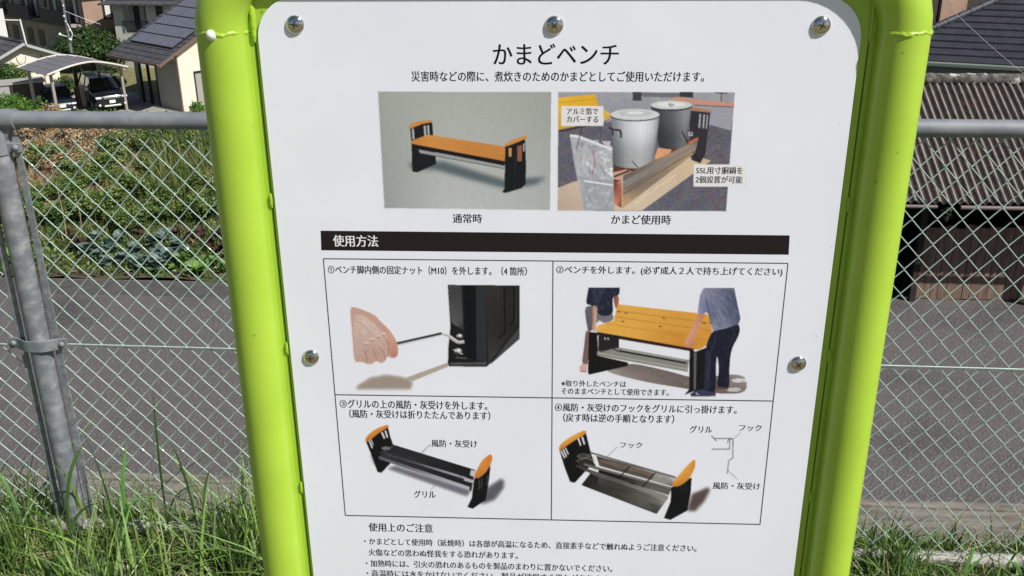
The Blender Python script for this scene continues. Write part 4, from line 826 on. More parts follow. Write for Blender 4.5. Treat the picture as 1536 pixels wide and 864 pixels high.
# ------------------------------------------------------------------ shed with the corrugated roof
SHED = root_at('corrugated_shed', 'open timber shed with a rusty grey corrugated roof across the road on the right', 'shed', RF(7, 16.5, -5.1))
RF0 = RF; RF = Fr((0, 0, 0), FY); RF.o = Vector((-1.24*RF.c, -1.24*RF.n, 0))
ET, EZ, KT, KZ = 15.76, -3.085, 18.74, -1.70
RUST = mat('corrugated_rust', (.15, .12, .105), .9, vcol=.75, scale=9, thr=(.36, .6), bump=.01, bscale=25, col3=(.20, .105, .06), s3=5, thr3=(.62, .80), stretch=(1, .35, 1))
WOOD = mat('old_planks', (.27, .185, .14), .85, col2=(.16, .105, .08), scale=5, stretch=(6, 6, .6), bump=.004, bscale=30)
DARKW = mat('dark_timber', (.05, .035, .03), .9, col2=(.025, .02, .018), scale=6)
CAPM = mat('mossy_ridge_concrete', (.16, .15, .135), .95, col2=(.055, .05, .045), scale=9, thr=(.38, .6), bump=.02, bscale=18, col3=(.5, .48, .45), s3=6, thr3=(.62, .68))
k = 0
def csheet(s0, wd, t0, t1, dz, tilt):
    mb = MB(); nx = int(wd/.13*8); ny = 5; vs_ = []; col_ = []
    for j in range(ny+1):
        u = j/ny; t = t0+(t1-t0)*u; zz = EZ+(KZ-EZ)*(t-ET)/(KT-ET)+dz+.004*math.sin(3*t+s0)+tilt*(s0)
        for i in range(nx+1):
            s_ = s0+wd*i/nx; col_.append((.235, .20, .175)[:3] if math.cos(2*math.pi*s_/.13) > .6 else ((.105, .086, .077) if math.cos(2*math.pi*s_/.13) > -.2 else (.035, .028, .025))); vs_.append(RF(s_+random.uniform(-.0015, .0015), t+(random.uniform(-.008, .008) if j in (0, ny) else 0), zz+.030*math.cos(2*math.pi*s_/.13)+random.uniform(-.0012, .0012)))  # bleached pale crowns; dark valley colour holds grime plus painted-in shade
    nn = nx+1; lo = [v-Vector((0, 0, .006)) for v in vs_]; K = len(vs_)
    fs = [(j*nn+i, j*nn+i+1, (j+1)*nn+i+1, (j+1)*nn+i) for j in range(ny) for i in range(nx)]
    fs += [tuple(K+q for q in f[::-1]) for f in fs]+[(i, K+i, K+i+1, i+1) for i in range(nx)]
    return mb.add(vs_+lo, fs, col_+col_)
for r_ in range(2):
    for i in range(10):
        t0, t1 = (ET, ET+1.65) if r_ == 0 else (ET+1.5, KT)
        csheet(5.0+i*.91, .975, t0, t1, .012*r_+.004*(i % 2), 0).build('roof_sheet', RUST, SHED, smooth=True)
for i in range(15):
    s0 = 4.95+i*.6; mb = MB(); P = [RF(s0+q*.1015, KT+.02, KZ+.045+random.uniform(-.006, .006)) for q in range(7)]; mb.tube(P, [.115+random.uniform(-.006, .006) for _ in P], 16)
    mb.build('ridge_cap', CAPM, SHED, smooth=True)
mb = MB(); mb.tube([RF(7.35, ET-.02, EZ-.075), RF(14, ET-.02, EZ-.08)], .035, 12); mb.build('gutter', mat('pinkish_gutter', (.17, .135, .13), .6), SHED, smooth=True)
mb = MB(); mb.tube([RF(5, ET-.02, EZ-.06), RF(6.98, ET-.02, EZ-.07)], .03, 12); mb.build('gutter', bpy.data.materials['pinkish_gutter'], SHED, smooth=True)
for i in range(16):
    s_ = 5.1+i*.6; mb = MB(); mb.slab([RF(s_, ET+.1, EZ-.02), RF(s_+.06, ET+.1, EZ-.02), RF(s_+.06, ET+.1, EZ-.10), RF(s_, ET+.1, EZ-.10)], RF(0, 2.9, 1.2)-RF(0, 0, 0)); mb.build('rafter', DARKW, SHED)
i = 0; s_ = 7.12
while s_ < 14:
    wd = random.uniform(.125, .15); mb = MB(); mb.box(RF, s_, s_+wd-.009, 16.5+random.uniform(0, .012), 16.53, -5.1+random.uniform(0, .03), -3.75+random.uniform(-.05, .05)); mb.build('plank', WOOD, SHED); s_ += wd
for a_ in ((5.0, 5.06, 16.4, 20, -5.1, -2.9), (5, 14, 20, 20.1, -5.1, -2.5), (13.94, 14, 16.4, 20, -5.1, -2.9)):
    MB().box(RF, *a_).build('wall', DARKW, SHED)
for s_ in (5.1, 7.02, 9.6, 12.2): MB().box(RF, s_, s_+.12, 15.9, 16.02, -5.1, EZ+.0).build('post', DARKW, SHED) if s_ < 6 or s_ > 9.5 else MB().box(RF, s_-.02, s_+.08, 16.38, 16.48, -5.1, -2.82).build('post', DARKW, SHED)
mb = MB(); mb.add([RF(4.95, KT, KZ), RF(14.1, KT, KZ), RF(14.1, 21.7, -3.0), RF(4.95, 21.7, -3.0)], [(0, 1, 2, 3)], [(.14, .115, .105)]*4); mb.build('back_roof', RUST, SHED)
MB().box(RF, 5.3, 6.9, 17.8, 18.5, -5.1, -4.2).build('work_bench', DARKW, SHED, bevel=.02)
v, f, c = leaves(120, (.13, .1, .22), .045, [(.02, .03, .012)], 6, 1, 5); me = fast_mesh('hanging_creeper', v, f, c); me.materials.append(LEAF)
o = link('hanging_creeper', me); o.location = RF(7.16, ET-.03, EZ-.42); tag(o, 'dark creeper hanging from the eave gap of the corrugated shed roof', 'plant')

RF = RF0
# ------------------------------------------------------------------ tiled house behind the shed
def ray(px, py): return MW @ Vector((px-768, py-432, F_PX))
def hitz(px, py, z): r = ray(px, py); k = (z-EYE)/r.z; return Vector((r.x*k, r.y*k, z))
def hity(px, py, y): r = ray(px, py); k = y/r.y; return Vector((r.x*k, y, EYE+r.z*k))
TH = Fr((10.10, 24, 0), rad(-22.5)); TZ = -2.33; SL = math.tan(rad(24))
def hitroof(px, py):
    r = ray(px, py); n_ = Vector((TH.n*SL, -TH.c*SL, 1)); p0 = TH(0, 0, TZ); k = n_.dot(p0-Vector((0, 0, EYE)))/n_.dot(r); p = Vector((0, 0, EYE))+r*k
    d = p-TH.o; return d.x*TH.c+d.y*TH.n, -d.x*TH.n+d.y*TH.c
TILE = mat('slate_blue_tile', (.021, .026, .038), .6, col2=(.034, .039, .052), scale=3, col3=(.014, .016, .024), s3=22, thr3=(.5, .62), bump=.004, bscale=30)
GUT = mat('grey_green_gutter', (.20, .23, .19), .5); OLIVE = mat('olive_wall', (.10, .10, .06), .8, col2=(.07, .07, .045), scale=4)
house = root_at('tiled_house', 'low house with a dark slate blue tiled roof behind the corrugated shed', 'house', TH(0, .6, -5.1))
h1 = hitroof(1398, 46); h2 = hitroof(1503, 0); dh = ((h2[0]-h1[0])/(h2[1]-h1[1]))
def verge(t): return h1[0]+(t-h1[1])*dh
dd = .305*math.cos(rad(24)); nC = 21
for i in range(nC):
    t0, t1 = i*dd-.02, (i+1)*dd+.03; z0, z1 = TZ+t0*SL, TZ+t1*SL
    sl0 = -3.2 if t1 < h1[1]-.1 else max(-3.2, verge(t0)); sl1 = -3.2 if t1 < h1[1]-.1 else max(-3.2, verge(t1))
    if i*dd > h1[1]-1.6 and sl0 < -3: sl0 = sl1 = -3.2
    mb = MB(); mb.slab([TH(sl0, t0, z0+.052), TH(9, t0, z0+.052), TH(9, t1, z1+.008), TH(sl1, t1, z1+.008)], (0, 0, -.028))
    mb.build('roof_course', TILE, house)
t = h1[1]-.2; j = 0
while t < h1[1]+4.8:
    p, q = TH(verge(t), t, TZ+t*SL+.06), TH(verge(t+.24), t+.24, TZ+(t+.24)*SL+.06)
    MB().tube([p, q+(q-p)*.12], [.095, .085], 10).build('ridge_tile', TILE, house, smooth=True); t += .24
MB().box(TH, -3.2, 9, -.13, .0, TZ-.09, TZ+.015).build('gutter', GUT, house, bevel=.02)
MB().box(TH, -3.2, 9, .003, .05, TZ-.24, TZ-.03).build('fascia', GUT, house)
MB().box(TH, -3.0, 8.8, .6, .75, -5.1, TZ+.1).build('wall', OLIVE, house)
MB().box(TH, -3.2, 9, .05, .6, TZ-.22, TZ-.20).build('soffit', OLIVE, house)
GLASSD = mat('dark_window_glass', (.02, .022, .025), .08, spec=.8); FRD = mat('bronze_frame', (.09, .08, .06), .5); FRW = mat('pale_frame', (.35, .34, .26), .5)
for a_, b_ in ((-.25, .55), (.62, 1.25), (1.3, 2.0), (2.3, 3.3), (4, 5.4)):
    f = MB().box(TH, a_, b_, .545, .597, -3.9, TZ-.28).build('window', FRW, house); MB().box(TH, a_+.04, b_-.04, .535, .543, -3.86, TZ-.3).build('pane', GLASSD, f)
MB().box(TH, -.02, .07, .40, .535, TZ-.42, TZ-.24).build('wall_lamp', GUT, house, bevel=.02)
# neighbour with the terracotta wall
NB = Fr(TH(h1[0]-.45, h1[1]+.35, 0), math.atan2(TH(dh, 1)[1]-TH(0, 0)[1], TH(dh, 1)[0]-TH(0, 0)[0]))
nb_ = root_at('terracotta_house', 'tall house with a terracotta wall panel and dark brown cladding above the tiled roof', 'house', NB(0, 0, -5.1))
TERR = mat('terracotta_panel', (.36, .235, .175), .8, col2=(.29, .19, .14), scale=3, bump=.01, bscale=14); BRN = mat('dark_brown_cladding', (.035, .028, .026), .7, col2=(.05, .04, .035), scale=6, stretch=(1, 1, 8))
def onNB(px, py):
    r = ray(px, py); n_ = Vector((-NB.n, NB.c, 0)); k = n_.dot(NB.o-Vector((0, 0, EYE)))/n_.dot(r); p = Vector((0, 0, EYE))+r*k-NB.o; return p.x*NB.c+p.y*NB.n
sa, sb = onNB(1410, 30), onNB(1451, 12)
MB().box(NB, -4, sa, .1, 1.5, -5.1, 2.4).build('side_wall', BRN, nb_)
MB().box(NB, sa, sb, .02, 1.5, -5.1, 2.4).build('wall_panel', TERR, nb_, bevel=.01)
MB().box(NB, sb, 6, .5, 4, -5.1, -.55).build('wall', BRN, nb_)
for i in range(12):
    MB().slab([NB(sb, .3+i*.16, -.62+i*.07+.03), NB(6.4, .3+i*.16, -.62+i*.07+.03), NB(6.4, .3+(i+1)*.16+.02, -.62+(i+1)*.07), NB(sb, .3+(i+1)*.16+.02, -.62+(i+1)*.07)], (0, 0, -.02)).build('roof_course', TILE, nb_)
c0, c1 = hity(1405, -8, 13), hity(1545, 118, 12.4)
mb = MB(); mb.tube([c0.lerp(c1, i/14)-Vector((0, 0, .03*math.sin(math.pi*i/14))) for i in range(15)], .0028, 6)
o = mb.build('overhead_cable', mat('grey_cable', (.30, .30, .31), .5), smooth=True); tag(o, 'thin pale cable crossing diagonally in front of the dark tiled roof', 'cable')

# ------------------------------------------------------------------ the village below
GZ = -10.8; YB = math.atan2(.755, .656)
CREAM = mat('cream_render', srgb((228, 221, 207)), .9, col2=srgb((218, 210, 194)), scale=2, bump=.004, bscale=20)
ROOFG = mat('dark_grey_roof', (.045, .047, .055), .75, col2=(.07, .07, .08), scale=3); RIB = mat('roof_edge_pale', (.42, .43, .44), .5)
BROWNT = mat('brown_trim', (.16, .10, .08), .6); GREYP = mat('grey_shutter', (.36, .35, .325), .7, col2=(.31, .30, .28), scale=20, stretch=(.2, .2, 6))
SOLAR = mat('solar_cell', (.15, .15, .175), .3, coat=.5, col2=(.125, .125, .15), scale=4); BLACKM = mat('black_metal', (.02, .02, .022), .45)
def gable(root, fr, s0, s1, t0, t1, zb, ze, slope, ov, ovt, roofm, wallm, course=.5, wall=True):
    sm = (s0+s1)/2; rz = ze+(s1-s0)/2*slope
    mb = MB(); mb.slab([fr(s0, t0, zb), fr(s1, t0, zb), fr(s1, t0, ze), fr(sm, t0, rz), fr(s0, t0, ze)], fr(0, .15, 0)-fr(0, 0, 0)); mb.build('gable_wall', wallm, root)
    mb = MB(); mb.slab([fr(s0, t1-.15, zb if wall else ze-.4), fr(s1, t1-.15, zb if wall else ze-.4), fr(s1, t1-.15, ze), fr(sm, t1-.15, rz), fr(s0, t1-.15, ze)], fr(0, .15, 0)-fr(0, 0, 0)); mb.build('gable_wall', wallm, root)
    MB().box(fr, s1-.15, s1, t0+.152, t1-.152, zb, ze).build('wall', wallm, root)
    if wall: MB().box(fr, s0, s0+.15, t0+.152, t1-.152, zb, ze).build('wall', wallm, root)
    for sg, a_ in ((-1, s0-ov), (1, s1+ov)):
        L = abs(sm-a_); n_ = max(1, int(L/course))
        for i in range(n_):
            x0, x1 = a_-sg*L*i/n_, a_-sg*L*(i+1)/n_-sg*.03; z0 = rz-abs(sm-x0)*slope; z1 = rz-abs(sm-x1)*slope
            p = [fr(x0, t0-ovt, z0+.09), fr(x0, t1+ovt, z0+.09), fr(x1, t1+ovt, z1+.05), fr(x1, t0-ovt, z1+.05)]
            MB().slab(p, (0, 0, -.05)).build('roof_course', roofm, root)
        e = MB(); e.slab([fr(a_, t0-ovt-.02, rz-L*slope+.02), fr(sm, t0-ovt-.02, rz+.02), fr(sm, t0-ovt-.02, rz-.16), fr(a_, t0-ovt-.02, rz-L*slope-.16)], fr(0, .05, 0)-fr(0, 0, 0)); e.build('barge_board', BROWNT if root.name.startswith('solar') else RIB, root)
    MB().tube([fr(sm, t0-ovt, rz+.08), fr(sm, t1+ovt, rz+.08)], .11, 8).build('ridge', roofm, root, smooth=True)
    return sm, rz
p = hitz(276, 168, GZ); H = Fr((p.x, p.y, 0), YB)
sol = root_at('solar_house', 'cream garage house with rows of solar panels on its grey roof beside the carport', 'house', p)
ez = GZ+3.62; sl = .50
sm, rz = gable(sol, H, 0, 8.4, 0, 5.2, GZ, ez, sl, 1.35, .3, ROOFG, CREAM, .36, wall=False)
for a_, b_ in ((.153, 2.5), (4.6, 5.04)):
    MB().box(H, .02, .14, a_, b_, GZ, GZ+2.75).build('shutter', GREYP, sol)
MB().box(H, 0, .15, .153, 5.04, GZ+2.77, ez).build('lintel', GREYP, sol)
for t_ in (2.52, 3.5, 4.45): MB().box(H, .0, .14, t_, t_+.13, GZ, GZ+2.76).build('column', BLACKM, sol)
MB().tube([H(-.08, -.06, GZ), H(-.08, -.06, ez-.3), H(-.5, -.3, ez-.45)], .06, 8).build('downpipe', BROWNT, sol, smooth=True)
MB().box(H, -1.47, -1.35, -.3, 5.5, rz-5.55*sl-.06, rz-5.55*sl+.06).build('gutter', BROWNT, sol)
dr = MB().box(H, .95, 1.85, -.05, .02, GZ+.1, GZ+2.25).build('door', BLACKM, sol); MB().box(H, 1.02, 1.78, -.06, -.052, GZ+.2, GZ+2.1).build('pane', GREYP, dr)
MB().box(H, 3.2, 4.6, -.05, .02, GZ+1.1, GZ+2.2).build('window', BLACKM, sol)
for r_ in range(5):
    for c_ in range(3):
        x0 = -.12+r_*.86; x1 = x0+.82; t0 = .15+c_*1.55; t1 = t0+1.52
        f = MB(); f.slab([H(x0, t0, rz-abs(sm-x0)*sl+.19), H(x1, t0, rz-abs(sm-x1)*sl+.19), H(x1, t1, rz-abs(sm-x1)*sl+.19), H(x0, t1, rz-abs(sm-x0)*sl+.19)], (0, 0, -.05)); f = f.build('solar_panel', BLACKM, sol)
        g = MB(); e = .03; g.slab([H(x0+e, t0+.0, rz-abs(sm-x0-e)*sl+.195), H(x1-e, t0+.0, rz-abs(sm-x1+e)*sl+.195), H(x1-e, t1, rz-abs(sm-x1+e)*sl+.195), H(x0+e, t1, rz-abs(sm-x0-e)*sl+.195)], (0, 0, -.012)); g.build('cells', SOLAR, f)
# carport
p = hitz(194, 166, GZ); K = Fr((p.x, p.y, 0), YB)
car_p = root_at('carport', 'two bay carport with a curved grey roof and white edge over the parked cars', 'carport', p)
POSTG = mat('bronze_post', (.30, .28, .25), .5); WMET = mat('pale_metal', (.62, .60, .55), .45); POLY = mat('smoked_roof_sheet', (.17, .16, .165), .35, col2=(.14, .13, .14), scale=3)
def arc(s_): u = (s_+4.65)/4.8; return GZ+2.75+.42*math.sin(math.pi*min(1, max(0, u*.93+.02)))-.55*max(0, u-.55)
for i in range(8):                                         # roof panels between ribs
    a0, a1 = -4.65+4.8*i/8, -4.65+4.8*(i+1)/8
    mb = MB(); q = [a0+(a1-a0)*j/3 for j in range(4)]
    vs_ = [K(x, y, arc(x)+dz) for dz in (0, .03) for y in (-.35, 3.3) for x in q]
    fs = [(j, j+1, 4+j+1, 4+j) for j in range(3)]+[(8+j, 12+j, 12+j+1, 8+j+1) for j in range(3)]+[(j, 8+j, 9+j, j+1) for j in range(3)]+[(4+j, 5+j, 13+j, 12+j) for j in range(3)]
    mb.add(vs_, fs); mb.build('roof_panel', POLY, car_p, smooth=True)
for y in (-.36, 3.31, .9, 1.7, 2.5):
    mb = MB(); mb.tube([K(-4.65+4.8*i/16, y, arc(-4.65+4.8*i/16)+(.03 if y in (-.36, 3.31) else -.05)) for i in range(17)], .055 if y in (-.36, 3.31) else .03, 6); mb.build('roof_rib', WMET, car_p, smooth=True)
for i in range(9):
    x = -4.65+4.8*i/8; MB().tube([K(x, -.34, arc(x)+.045), K(x, 3.3, arc(x)+.045)],   .02, 5).build('roof_batten', GREYP, car_p)
for x, y in ((-4.2, .2), (-4.2, 2.9), (-.05, .2), (-.05, 2.9)):
    MB().box(K, x-.07, x+.07, y-.07, y+.07, GZ, arc(x)).build('post', POSTG, car_p)
for x in (-4.2, -.05): MB().box(K, x-.06, x+.06, -.3, 3.2, arc(x)-.16, arc(x)-.02).build('beam', WMET, car_p)

# cars: lofted shells with glass, wheels, lamps and plate
def car(name, label, p, yaw, L, Wd, Ht, col, kind):
    fr = Fr((p.x, p.y, p.z), yaw)                         # s across, t backwards from the nose
    o = root_at(name, label, 'car', p, 'cars parked under the carport')
    paint = mat(name+'_paint', col, .3, coat=.45, spec=.4); R_ = .37 if kind == 'suv' else .32
    hood = .64*Ht if kind == 'suv' else .62*Ht
    st = [(0, .34, hood*.66, .78), (.05, .30, hood*.84, .90), (.35, .27, hood*.93, .97), (.3*L, .27, hood*1.02, 1), (.5*L, .27, hood*1.06, 1), (.75*L, .27, hood*1.08, 1), (.95*L, .29, hood*1.05, .96), (L, .36, hood*.9, .85)]
    mb = MB(); ring = []
    for (t, zl, zh, wf) in st:
        h = Wd/2*wf; ring.append([(-h*.93, zl), (-h, zl+.12), (-h, (zl+zh)/2), (-h*.97, zh-.1), (-h*.84, zh), (0, zh+.04), (h*.84, zh), (h*.97, zh-.1), (h, (zl+zh)/2), (h, zl+.12), (h*.93, zl)])
    n_ = 11; vs_ = [fr(x, st[i][0], z) for i, r_ in enumerate(ring) for x, z in r_]
    fs = [(i*n_+j, (i+1)*n_+j, (i+1)*n_+(j+1) % n_, i*n_+(j+1) % n_) for i in range(len(st)-1) for j in range(n_)]+[tuple(range(n_)), tuple((len(st)-1)*n_+j for j in range(n_))[::-1]]
    mb.add(vs_, fs); body = mb.build('body', paint, o, smooth=True); sb = body.modifiers.new('sub', 'SUBSURF'); sb.levels = sb.render_levels = 1
    a0, a1, b0, b1 = (.24*L, .40*L, .97*L, .90*L) if kind == 'suv' else (.26*L, .42*L, .86*L, .70*L)
    zb_, zt = hood*1.02, Ht; wb, wt = Wd/2*.93, Wd/2*.74
    mb = MB(); mb.add([fr(-wb, a0, zb_), fr(wb, a0, zb_), fr(wb, b0, zb_), fr(-wb, b0, zb_), fr(-wt, a1, zt-.05), fr(wt, a1, zt-.05), fr(wt, b1, zt-.05), fr(-wt, b1, zt-.05)], [(0, 1, 5, 4), (1, 2, 6, 5), (2, 3, 7, 6), (3, 0, 4, 7), (4, 5, 6, 7)])
    mb.build('windows', GLASSD, o)
    mb = MB(); mb.add([fr(-wt*1.02, a1-.05, zt-.05), fr(wt*1.02, a1-.05, zt-.05), fr(wt*1.02, b1+.05, zt-.05), fr(-wt*1.02, b1+.05, zt-.05), fr(-wt*.86, a1+.2, zt), fr(wt*.86, a1+.2, zt), fr(wt*.86, b1-.1, zt), fr(-wt*.86, b1-.1, zt)], [(0, 1, 5, 4), (1, 2, 6, 5), (2, 3, 7, 6), (3, 0, 4, 7), (4, 5, 6, 7), (3, 2, 1, 0)])
    mb.build('roof', mat(name+'_roof', (.10, .11, .13) if kind == 'suv' else (.12, .13, .15), .25, coat=.8), o, smooth=True, bevel=.04)
    for sg in (-1, 1):
        mb = MB()
        for q0, q1, w_ in (((sg*wb, a0), (sg*wt, a1), .035), ((sg*wb*1.0, (a0+b0)/2), (sg*wt, (a1+b1)/2), .035), ((sg*wb, b0), (sg*wt, b1), .05)): MB().tube([fr(*q0, zb_), fr(*q1, zt-.04)], w_, 6).build('pillar', paint, o, smooth=True)
        mb = MB(); mb.box(fr, *sorted((sg*(Wd/2-.02), sg*(Wd/2+.17))), a0+.25, a0+.37, zb_-.02, zb_+.17); mb.build('mirror', mat('mirror_pale', (.5, .5, .52), .3) if sg < 0 else paint, o, smooth=True, bevel=.03)
        mb = MB(); mb.box(fr, *sorted((sg*Wd/2*.58, sg*Wd/2*.90)), -.02, .2, hood*.72, hood*.82); mb.build('headlight', mat('lamp_glass', (.75, .77, .8), .15, coat=.8), o, bevel=.03)
        mb = MB(); mb.dome(fr(sg*Wd/2*.72, -.03, .47), -fr(0, 1, 0)+fr(0, 0, 0), .07, .03, 12, 3); mb.build('fog_lamp', mat('fog_lamp_glass', (.8, .8, .8), .2), o, smooth=True)
        for tt in (.19*L, .80*L):
            c = fr(sg*(Wd/2-.10), tt, R_); ax = fr(1, 0, 0)-fr(0, 0, 0); wv = MB(); wv.tube([c-ax*.11, c-ax*.09, c+ax*.09, c+ax*.11], [R_*.93, R_, R_, R_*.93], 20); wo = wv.build('wheel', mat('tyre', (.02, .02, .02), .85), o, smooth=True)
            rm = MB(); rm.tube([c+ax*sg*.108, c+ax*sg*.122], R_*.62, 10); rm.build('rim', mat('rim', (.45, .46, .48), .3, .8), wo)
    ch = mat('chrome_trim', (.55, .56, .58), .25, .7)
    g = MB(); g.box(fr, -Wd/2*.44, Wd/2*.44, -.045, .05, hood*.69, hood*.80); g.build('grille', ch, o, bevel=.02)
    for z in (.72, .75, .78): MB().box(fr, -Wd/2*.40, Wd/2*.40, -.052, -.046, hood*z-.008, hood*z+.008).build('grille_bar', BLACKM, o)
    g = MB(); g.box(fr, -Wd/2*.48, Wd/2*.48, -.07, .1, .34, .45); g.build('skid_plate' if kind == 'suv' else 'bumper_trim', mat('silver_plate', (.5, .5, .48), .35, .4), o, bevel=.03)
    MB().box(fr, -.17, .17, -.085, -.072, .56, .73).build('number_plate', mat('number_plate', (.82, .83, .84), .4), o)
    return o
fA = fr_ = YB
YC = YB-.28; pc = hitz(171, 168, GZ); car('black_suv', 'black off road car with silver grille and white number plate in the right carport bay', pc, YC, 4.7, 1.98, 1.80, (.008, .009, .013), 'suv')
q = Fr((pc.x, pc.y, GZ), YC); pq = q(-2.7, .3, 0)
car('dark_sedan', 'dark blue car parked in the left bay of the carport behind the hedge', pq, YC, 4.4, 1.72, 1.50, (.012, .014, .022), 'sedan')
q2 = hitz(124, 160, GZ); g = root_at('gate_pillar', 'short pale gate pillar standing between the two parked cars', 'pillar', q2); Q = Fr((q2.x, q2.y, 0), YB)
MB().box(Q, 0, .30, 0, .22, GZ, GZ+1.25).build('pillar_block', WMET, g, bevel=.01); MB().box(Q, -.26, -.003, 0, .2, GZ, GZ+1.2).build('pillar_shadow_side', BROWNT, g)  # second block's dark brown paints in the pillar's shaded side
# storage box beside carport
p = K(-5.9, 4.6, GZ); S_ = Fr((p.x, p.y, 0), YB-.35); st = root_at('storage_shed', 'low storage shed with dark shutter doors left of the parked cars', 'shed', p)
MB().box(S_, .2, 2.9, 0, 1.3, GZ, GZ+1.75).build('body', BLACKM, st, bevel=.01); MB().box(S_, .1, 3.0, -.1, 1.4, GZ+1.753, GZ+1.86).build('roof', GREYP, st)
for i in range(3): MB().box(S_, .25+i*.88, 1.05+i*.88, -.03, -.002, GZ+.05, GZ+1.7).build('shutter', GREYP if i == 0 else mat('dark_shutter', (.045, .038, .038), .7), st)
# cream house on the left
p = hitz(93, 128, GZ); C_ = Fr((p.x, p.y, 0), YB); cr = root_at('cream_house', 'small cream rendered house with a grey gable roof at the left edge', 'house', p)
gable(cr, C_, -4.5, 0, 0, 8, GZ, GZ+2.15, .42, .55, .5, ROOFG, CREAM, .5)
w_ = MB().box(C_, -3.9, -3.2, -.04, .02, GZ+.9, GZ+1.9).build('window', BLACKM, cr)
mb = MB(); mb.tube([C_(-1.05, -.05, GZ), C_(-1.05, -.05, GZ+2.2)], .045, 6); mb.build('downpipe', mat('grey_pipe', (.3, .29, .27), .6), cr)
mb = MB(); mb.tube([C_(-2.35+.3*math.cos(a_), -.04, GZ+2.2+.5*math.sin(a_)) for a_ in [math.pi+math.pi*i/10 for i in range(11)]], .014, 5); mb.build('cable_loop', BLACKM, cr)
o = MB().tube([C_(-2.1, -.6, GZ+3.0), C_(-2.2, -.6, GZ+4.6)], .055, 8).build('roof_pipe', mat('white_pipe', (.75, .75, .74), .5), cr)
MB().tube([C_(-2.3, -.6, GZ+4.55), C_(-4.4, -.6, GZ+4.8)], .03, 6).build('aerial_arm', bpy.data.materials['white_pipe'], cr)
p = hity(-26, 62, 66); q = Fr((p.x-4.4, p.y, 0), rad(-4)); wl = root_at('white_house_edge', 'white walled house cut off by the left edge of the picture', 'house', q(2, 0, GZ))
MB().box(q, -1, 4.6, 0, 3, GZ, -6.0).build('wall', mat('white_render', (.74, .74, .71), .9), wl); MB().slab([q(-1.5, -.6, -6.05), q(5.3, -.6, -6.05), q(5.3, 1.6, -5.2), q(-1.5, 1.6, -5.2)], (0, 0, .12)).build('roof', ROOFG, wl); MB().box(q, -1.5, 5.3, -.72, -.6, -6.08, -5.93).build('gutter', RIB, wl)
# apartment block
p = hitz(139, 101, GZ); A_ = Fr((p.x, p.y, 0), YB); ap = root_at('apartment_block', 'dark grey apartment block with navy balconies and a terracotta end wall', 'building', p)
APT = mat('grey_brown_wall', (.36, .32, .30), .85, col2=(.31, .275, .26), scale=1.5); TER2 = mat('salmon_wall', (.36, .245, .185), .85, col2=(.32, .22, .165), scale=2); NAVY = mat('navy_balcony', (.028, .032, .05), .6); CURT = mat('curtain', (.62, .61, .58), .8)
MB().box(A_, 0, 4.2, .0, .2, GZ, -5.2).build('end_wall', TER2, ap); MB().box(A_, .0, 8, .203, 18, GZ, -5.2).build('wall', APT, ap)
MB().box(A_, -.04, 4.24, -.02, -.001, GZ+2.55, GZ+2.7).build('string_course', APT, ap)
MB().box(A_, -.06, -.001, .1, 18, GZ+2.62, GZ+2.78).build('string_course', BLACKM, ap)
MB().slab([A_(-1, -.9, -5.19), A_(8.5, -.9, -5.19), A_(8.5, 18.6, -5.19), A_(-1, 18.6, -5.19)], (0, 0, .3)).build('roof_eave', ROOFG, ap)
f = MB().box(A_, 1.45, 2.75, -.05, -.003, GZ+3.3, GZ+4.75).build('window', BLACKM, ap)
for x in (1.62, 2.2): MB().box(A_, x, x+.4, -.06, -.052, GZ+3.4, GZ+4.65).build('curtain', CURT, f)
for t0, t1 in ((.35, 4.9), (6.6, 10.3), (11, 14.5)):
    b_ = MB().box(A_, -1.0, -.92, t0, t1, GZ+2.95, GZ+4.0).build('balcony', NAVY, ap)
    MB().box(A_, -.917, -.062, t0, t1, GZ+2.9, GZ+3.02).build('balcony_floor', APT, b_)
    for tt in np.arange(t0+.4, t1-.9, 1.55):
        f = MB().box(A_, -.05, -.003, tt, tt+1.25, GZ+3.05, GZ+5.0).build('window', BLACKM, ap); MB().box(A_, -.058, -.052, tt+.12, tt+.55, GZ+3.15, GZ+4.9).build('curtain', CURT, f)
    for tt in np.arange(t0+.3, t1-.9, 1.9): f = MB().box(A_, -.05, -.003, tt, tt+.9, GZ+.9, GZ+2.1).build('window', BLACKM, ap)
for tt in (5.6,): MB().box(A_, -.05, -.003, tt, tt+.35, GZ+3.9, GZ+4.5).build('window', BLACKM, ap)
# white house with balcony
p = hitz(182, 101, GZ); q = Fr((p.x, p.y, 0), rad(-7)); wh = root_at('grey_white_house', 'two storey pale grey house with a black railed balcony above the garden tree', 'house', p)
PALE = mat('pale_grey_render', (.52, .53, .48), .85, col2=(.47, .48, .44), scale=2)
ZT = GZ+4.5
for a_ in ((0, .75, 0, .2, GZ, ZT), (2.5, 6.5, 0, .2, GZ, ZT), (.753, 2.497, 0, .2, GZ, GZ+2.45), (.75, 2.5, 1.0, 1.2, GZ+2.45, ZT), (6.3, 6.5, .203, 6, GZ, ZT), (0, .2, .203, 6, GZ, ZT)): MB().box(q, *a_).build('wall', PALE, wh)
MB().box(q, .75, 2.5, .205, .99, GZ+2.42, GZ+2.5).build('balcony_floor', PALE, wh)
for x in (1.1, 1.95, 3.3): f = MB().box(q, x, x+(.5 if x != 1.1 else .42), .93 if x < 3 else -.05, .997 if x < 3 else -.003, GZ+2.6, GZ+4.5).build('window', BLACKM, wh)
rl = MB().box(q, .6, 2.65, -.06, -.02, GZ+3.28, GZ+3.33).build('railing', BLACKM, wh)
for i in range(18): MB().box(q, .62+i*.118, .645+i*.118, -.05, -.03, GZ+2.5, GZ+3.277).build('baluster', BLACKM, rl)
